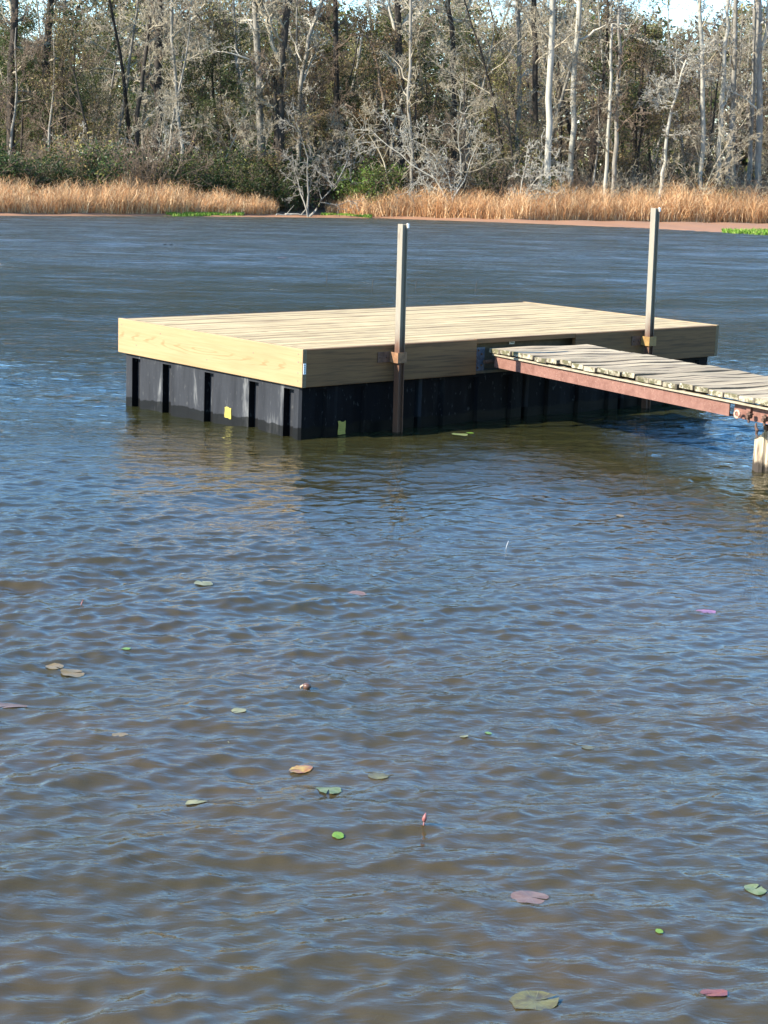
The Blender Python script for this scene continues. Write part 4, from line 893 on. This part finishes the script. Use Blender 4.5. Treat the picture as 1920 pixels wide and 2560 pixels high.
# piling under the gangway
def mat_piling():
    t = NT('old_piling'); n = t.noise(t.coords((1, 1, 0.12)), 26, 5, 0.7); n2 = t.noise(t.coords(), 9, 4)
    geo = t.n('ShaderNodeNewGeometry'); sp = t.n('ShaderNodeSeparateXYZ'); t.l(geo.outputs['Position'], sp.inputs[0])
    col = t.mix(t.ramp(n, [(0.38, 0.0), (0.56, 1.0)]), (0.13, 0.09, 0.055), (0.52, 0.42, 0.29))
    wet = t.math('MULTIPLY', t.math('SUBTRACT', t.math('ADD', t.math('MULTIPLY', n2, 0.16), 0.0), sp.outputs[2]), 30.0, clamp=True)
    col = t.mix(wet, col, (0.035, 0.025, 0.016)); t.pbsdf(col, 0.8, t.bump(n, 0.9, 0.01)); return t.m
def piling(x, y, r0, ztop, label):
    e = empty('piling', (x, y, -1.0)); tag(e, label, 'piling'); n_ = 44; r = random.Random(2); vs = []; prof = [1+0.05*math.sin(5*a+1)+0.09*r.uniform(-1, 1)-(0.13 if r.random() < 0.2 else 0) for a in np.linspace(0, 2*math.pi, n_, False)]
    Z = [0, 0.7, 0.95, 1.05, 1.15, 1.2]+[1.0]; fs = []
    zt = []
    for i in range(n_):
        a = 2*math.pi*i/n_; zt.append((ztop-0.055 if math.cos(a-2.9) > 0.35 else ztop)+r.uniform(-.012, .006))
    zl = [0, 0.25, 0.5, 0.75, 1.0]
    for li, f in enumerate(zl):
        for i in range(n_):
            a = 2*math.pi*i/n_; rr = r0*prof[i]*(1.16-0.2*f)*(1+r.uniform(-.012, .012)); z = 0+(zt[i]+1.0)*f; z = (0.7+(zt[i]+0.3)*(f)) if f > 0 else 0
            vs.append((rr*math.cos(a), rr*math.sin(a), z))
    for li in range(len(zl)-1):
        for i in range(n_): fs.append((li*n_+i, li*n_+(i+1) % n_, (li+1)*n_+(i+1) % n_, (li+1)*n_+i))
    vs.append((0, 0, 1+ztop-0.02)); c = len(vs)-1
    for i in range(n_): fs.append(((len(zl)-1)*n_+i, (len(zl)-1)*n_+(i+1) % n_, c))
    q = MB(); q.add(vs, fs); q.build('post', mat_piling(), e)
    q = MB(); q.box(-0.012, 0.09, -0.05, 0.05, 1+ztop-0.002, 1+ztop+0.03); q.build('rotten_cap', BRKT, e)
piling(2.60, 11.93, 0.074, 0.285, 'split weathered wooden piling standing in water under the gangway')

# ================================================================== floating leaves
def pad_mesh(seed, R=1.0, notch=True, curl=0.15, crumple=0.06, fold=False):
    r = random.Random(seed); n_ = 26; vs = [(0, 0, 0)]; fs = []
    a0 = 0.12 if notch else 0
    rings = (0.45, 0.8, 1.0)
    for ri, f in enumerate(rings):
        for i in range(n_):
            a = a0+(2*math.pi-2*a0)*i/(n_-1 if notch else n_)
            rr = f*R*(1+0.05*math.sin(2*a+seed)+0.03*math.sin(5*a+2*seed)+(r.uniform(-.07, .05) if f == 1 else 0))
            z = crumple*math.sin(3*a+seed*1.7)*f+curl*f*f*max(0, math.sin(a*1.0+seed))+ (0.22*abs(math.sin(a))*f if fold else 0)
            vs.append((rr*math.cos(a), rr*math.sin(a), z))
    m_ = n_-1 if notch else n_
    for i in range(m_): fs.append((0, 1+i, 1+(i+1) % n_))
    for ri in range(2):
        for i in range(m_): fs.append((1+ri*n_+i, 1+(ri+1)*n_+i, 1+(ri+1)*n_+(i+1) % n_, 1+ri*n_+(i+1) % n_))
    return vs, fs
def mat_pad(name, c1, c2, gloss=0.35):
    t = NT(name); v = t.coords((1, 1, 1)); n = t.noise(v, 1.6, 4, 0.6)
    tc = t.n('ShaderNodeTexCoord'); gr = t.n('ShaderNodeTexGradient', gradient_type='RADIAL'); t.l(tc.outputs['Object'], gr.inputs[0])
    vein = t.ramp(t.math('ABSOLUTE', t.math('SUBTRACT', t.math('FRACT', t.math('MULTIPLY', gr.outputs[0], 13.0)), 0.5)), [(0.0, 1.0), (0.07, 0.0)])
    col = t.mix(t.ramp(n, [(0.35, 0.0), (0.6, 1.0)]), c1, c2); col = t.mix(t.math('MULTIPLY', vein, 0.3), col, (0.22, 0.20, 0.10))
    t.pbsdf(col, gloss, t.bump(vein, 0.3, 0.05), spec=0.2); return t.m
PADC = {'brownpink': ((0.22, 0.12, 0.09), (0.30, 0.19, 0.15)), 'green': ((0.16, 0.22, 0.07), (0.32, 0.36, 0.16)), 'olivered': ((0.11, 0.085, 0.045), (0.22, 0.20, 0.07)),
        'yellowred': ((0.60, 0.42, 0.08), (0.34, 0.12, 0.07)), 'red': ((0.40, 0.12, 0.08), (0.28, 0.07, 0.07)), 'purple': ((0.50, 0.20, 0.32), (0.28, 0.13, 0.28)),
        'pale': ((0.40, 0.37, 0.18), (0.26, 0.26, 0.12)), 'bright': ((0.26, 0.42, 0.06), (0.18, 0.34, 0.06)), 'tan': ((0.36, 0.25, 0.12), (0.28, 0.20, 0.08)), 'dark': ((0.03, 0.03, 0.03), (0.05, 0.04, 0.04)),
        'orange': ((0.95, 0.42, 0.12), (0.7, 0.3, 0.12))}
PADM = {k: mat_pad('pad_'+k, tuple(c_*0.55 for c_ in a), tuple(c_*0.55 for c_ in b)) for k, (a, b) in PADC.items()}
def pad(px, py, wpx, col, label, name='lily_pad', cat='lily pad', sub=0.0, seed=None, notch=True, fold=False, rz=None, tilt=0.0, curl=0.12):
    seed = seed if seed is not None else px; p = on_water(px, py); Y = p[1]; R = wpx/2*math.hypot(Y, CAM_H)/F_PX
    vs, fs = pad_mesh(seed % 97, 1.0, notch, curl, 0.05, fold)
    a_ = rz if rz is not None else (seed*1.37) % 6.28; ca, sa = math.cos(a_), math.sin(a_)
    V_ = np.array(vs); wx = p[0]+R*(V_[:, 0]*ca-V_[:, 1]*sa); wy = p[1]+R*(V_[:, 0]*sa+V_[:, 1]*ca)
    hz = surf(wx, wy); z0 = float(hz.mean()); zl = (hz-z0)/R*0.85+V_[:, 2]*0.45
    vs = [(a, b, c) for (a, b), c in zip(V_[:, :2], zl)]
    q = MB(); q.add(vs, fs); me = bpy.data.meshes.new(name); me.from_pydata(q.v, [], q.f); me.materials.append(PADM[col]); me.shade_smooth(); me.update()
    o = bpy.data.objects.new(name, me); o.scale = (R, R, R); o.location = (p[0], p[1], z0+0.0025-sub)
    o.rotation_euler = (tilt*0.3, 0, a_); C.objects.link(o); tag(o, label, cat); return o
P_ = pad
P_(30, 1765, 78, 'brownpink', 'large reddish brown lily pad cut by the left edge', seed=3, tilt=.0, curl=.06, sub=-.001)
P_(137, 1665, 46, 'tan', 'small tan lily pad touching a larger brown one near the left edge', seed=4)
P_(181, 1677, 62, 'tan', 'brown lily pad with a curled rim near the left edge', seed=5, curl=.3, tilt=.06)
P_(508, 1462, 46, 'pale', 'yellowish lily pad below the dock reflection', seed=6, tilt=.05)
P_(752, 1917, 60, 'yellowred', 'yellow and dark red lily pad in mid picture', seed=7, tilt=.08)
P_(822, 1976, 66, 'green', 'pale green lily pad below the yellow and red one', seed=8)
P_(948, 1938, 56, 'olivered', 'olive lily pad with ripples washing over it', seed=9, sub=.001)
P_(490, 2003, 52, 'pale', 'streaky olive lily pad half under ripples, left of centre', seed=10, sub=.0)
P_(597, 1783, 40, 'pale', 'pale half sunk lily pad left of centre', seed=12, sub=.001)
P_(555, 1858, 36, 'pale', 'pale floating scrap above the streaky olive pad', name='leaf', cat='leaf', seed=13, sub=.004, notch=False)
P_(300, 1843, 40, 'tan', 'tan floating leaf scrap in a line of ripples at left', name='leaf', cat='leaf', seed=14, sub=.002, notch=False)
P_(845, 2091, 30, 'bright', 'bright green small leaf floating left of the centre', name='leaf', cat='leaf', seed=15, notch=False)
P_(1648, 2333, 20, 'bright', 'tiny bright green leaf near the lower right', name='leaf', cat='leaf', seed=16, notch=False)
P_(315, 1624, 24, 'bright', 'small light green leaf above the brown pads at left', name='leaf', cat='leaf', seed=17, notch=False)
P_(1325, 2245, 92, 'brownpink', 'brownish pink lily pad with torn rim in the lower right', seed=18, tilt=.1, curl=.22)
P_(1887, 2225, 58, 'green', 'green lily pad near the right edge', seed=19, tilt=.05)
P_(1336, 2505, 118, 'olivered', 'largest lily pad, green and maroon with a folded slit', seed=20, fold=False, rz=0.35, tilt=.05, curl=.18)
P_(1785, 2490, 66, 'red', 'red and orange lily pad half sunk in the bottom right corner', seed=21, sub=-.001, tilt=.1)
P_(925, 2545, 90, 'red', 'dark red sunken leaf cut by the bottom edge', name='leaf', cat='leaf', seed=22, sub=.02, notch=False)
P_(738, 2550, 70, 'tan', 'tan fuzzy leaf at the bottom edge left of the red one', name='leaf', cat='leaf', seed=23, sub=.02, notch=False)
P_(70, 2165, 60, 'orange', 'sunken orange leaf near the lower left edge', name='leaf', cat='leaf', seed=24, sub=.025, notch=False)
P_(245, 2466, 28, 'orange', 'small orange leaf under water at lower left', name='leaf', cat='leaf', seed=25, sub=.035, notch=False)
P_(970, 2008, 56, 'purple', 'pink purple sunken pad just right of centre', seed=26, sub=.016)
P_(1230, 2036, 74, 'purple', 'purple sunken pad right of the red bud', seed=27, sub=.016)
P_(1182, 1850, 40, 'brownpink', 'brown leaf in a small floating cluster above the purple pad', name='leaf', cat='leaf', seed=28, sub=.01, notch=False)
P_(1160, 1846, 22, 'pale', 'yellow green round leaf in the small floating cluster', name='leaf', cat='leaf', seed=29, notch=False)
P_(1221, 1838, 18, 'bright', 'green sprig leaf at the right of the small floating cluster', name='leaf', cat='leaf', seed=30, notch=False)
P_(1765, 1528, 50, 'purple', 'dark purple pad in blue ripples at right', seed=31, sub=.002)
P_(1752, 1665, 60, 'purple', 'faint pink sunken pad below the dark purple one at right', seed=32, sub=.016)
P_(66, 1906, 56, 'red', 'faint red sunken pad near the left edge', seed=33, sub=.016)
P_(70, 1958, 56, 'dark', 'blackish sunken pad below the faint red one at left', seed=34, sub=.02)
P_(893, 1484, 46, 'brownpink', 'faint pink pad right of the dock reflection', seed=35, sub=.002)
P_(755, 1512, 40, 'pale', 'pale washed over pad in the dock reflection', seed=36, sub=.006)
P_(1470, 1871, 34, 'olivered', 'small olive painted reflection in the ripples right of centre', name='leaf', cat='leaf', seed=37, notch=False)  # olive disc standing in for a reflection on the ripples
P_(1550, 1290, 20, 'tan', 'tiny tan leaf below the gangway reflection', name='leaf', cat='leaf', seed=38, notch=False)
P_(1150, 1088, 40, 'green', 'small green leaf floating against the front of the dock', name='leaf', cat='leaf', seed=39, notch=False)
P_(1175, 1084, 20, 'bright', 'second tiny green leaf close to the dock front', name='leaf', cat='leaf', seed=40, notch=False)
P_(1260, 2325, 50, 'brownpink', 'faint brown sunken pad below the brownish pink one', seed=41, sub=.025)
P_(1500, 2320, 50, 'dark', 'faint dark leaf under water in the lower right', name='leaf', cat='leaf', seed=42, sub=.025, notch=False)
P_(420, 613, 26, 'tan', 'tan leaf far out left of the dock', name='leaf', cat='leaf', seed=43, notch=False)
P_(705, 645, 24, 'brownpink', 'brown leaf far out above the dock', name='leaf', cat='leaf', seed=44, notch=False)
P_(965, 2552, 40, 'red', 'small dark red leaf at the bottom edge beside the larger one', name='leaf', cat='leaf', seed=45, sub=.04, notch=False)
# bud, stems, seed head
def stem(px, py, h, bend, mat_, label, name='lily_stalk', rad=0.0028, bud=False):
    p = on_water(px, py); e = empty(name, (p[0], p[1], 0)); tag(e, label, 'stem')
    P = [Vector((bend*(t**2), 0.02*t, -0.06+(h+0.06)*t)) for t in np.linspace(0, 1, 7)]
    q = MB(); q.tube(P, [rad]*6+[rad*0.6], 6); q.build('stalk', mat_, e, smooth=True)
    if bud:
        q = MB(); q.tube([P[-1]+Vector((0, 0, -0.006)), P[-1], P[-1]+Vector((0.002, 0, 0.01)), P[-1]+Vector((0.004, 0, 0.022))], [0.003, 0.007, 0.006, 0.001], 8); q.build('bud', mat_, e, smooth=True)
PINK = simple('pink_stalk', (0.22, 0.07, 0.06), 0.5); GREYS = simple('reed_stub', (0.03, 0.025, 0.018), 0.8)
stem(1057, 2072, 0.02, 0.004, PINK, 'red lily bud on a short stalk just right of centre', bud=True)
stem(195, 1520, 0.035, 0.02, PINK, 'pink curved stalk near the left edge')
stem(1262, 1370, 0.035, 0.02, simple('white_stalk', (0.5, 0.45, 0.4), 0.5), 'pale curved stalk in front of the dock', rad=0.0012)
for px, py, h, lb in ((816, 708, 0.22, 'thin dark reed stub above the dock, leftmost'), (930, 727, 0.22, 'thin dark reed stub just left of the left pole'), (1039, 722, 0.16, 'thin dark reed stub just right of the left pole'), (1189, 730, 0.2, 'thin dark reed stub right of centre above the dock'), (1794, 620, 0.2, 'thin dark reed stub far out at right')):
    stem(px, py, h, 0.02, GREYS, lb, name='reed_stub', rad=0.007)
# brown seed head bobbing in mid picture
p = on_water(766, 1722); e = empty('seed_head', (p[0], p[1], 0)); tag(e, 'dark brown lotus seed head bobbing left of centre', 'seed head')
q = MB(); q.tube([(0, 0, -0.02), (0, 0, 0.0), (0.003, 0, 0.012), (0.004, 0, 0.02)], [0.004, 0.012, 0.017, 0.012], 9); q.build('head', simple('seed_brown', (0.10, 0.05, 0.03), 0.4), e, smooth=True)
q = MB(); q.tube([(-0.012, 0, 0.016), (-0.02, 0, 0.008), (-0.018, 0, -0.005)], [0.004, 0.005, 0.003], 6); q.build('petal', simple('petal', (0.55, 0.38, 0.25), 0.5), e, smooth=True)
# tell look-alike labels apart by their order from left to right
bpy.context.view_layer.update()
byl = {}
for o in bpy.data.objects:
    if o.parent is None and 'label' in o.keys(): byl.setdefault(o['label'], []).append(o)
for lb, L in byl.items():
    if 1 < len(L) <= 6:
        L.sort(key=lambda o: o.location.x/max(1, o.location.y))
        names = {2: ['left one', 'right one'], 3: ['left one', 'middle one', 'right one'], 4: ['leftmost', 'second from left', 'third from left', 'rightmost'],
                 5: ['leftmost', 'second from left', 'middle', 'second from right', 'rightmost'], 6: ['leftmost', 'second from left', 'third from left', 'third from right', 'second from right', 'rightmost']}[len(L)]
        for o, nm_ in zip(L, names):
            if len((lb+' '+nm_).split()) <= 16: o['label'] = lb+', '+nm_
tot = sum(len(me.polygons) for me in bpy.data.meshes if me.users); print('polys', tot, 'objects', len(bpy.data.objects))
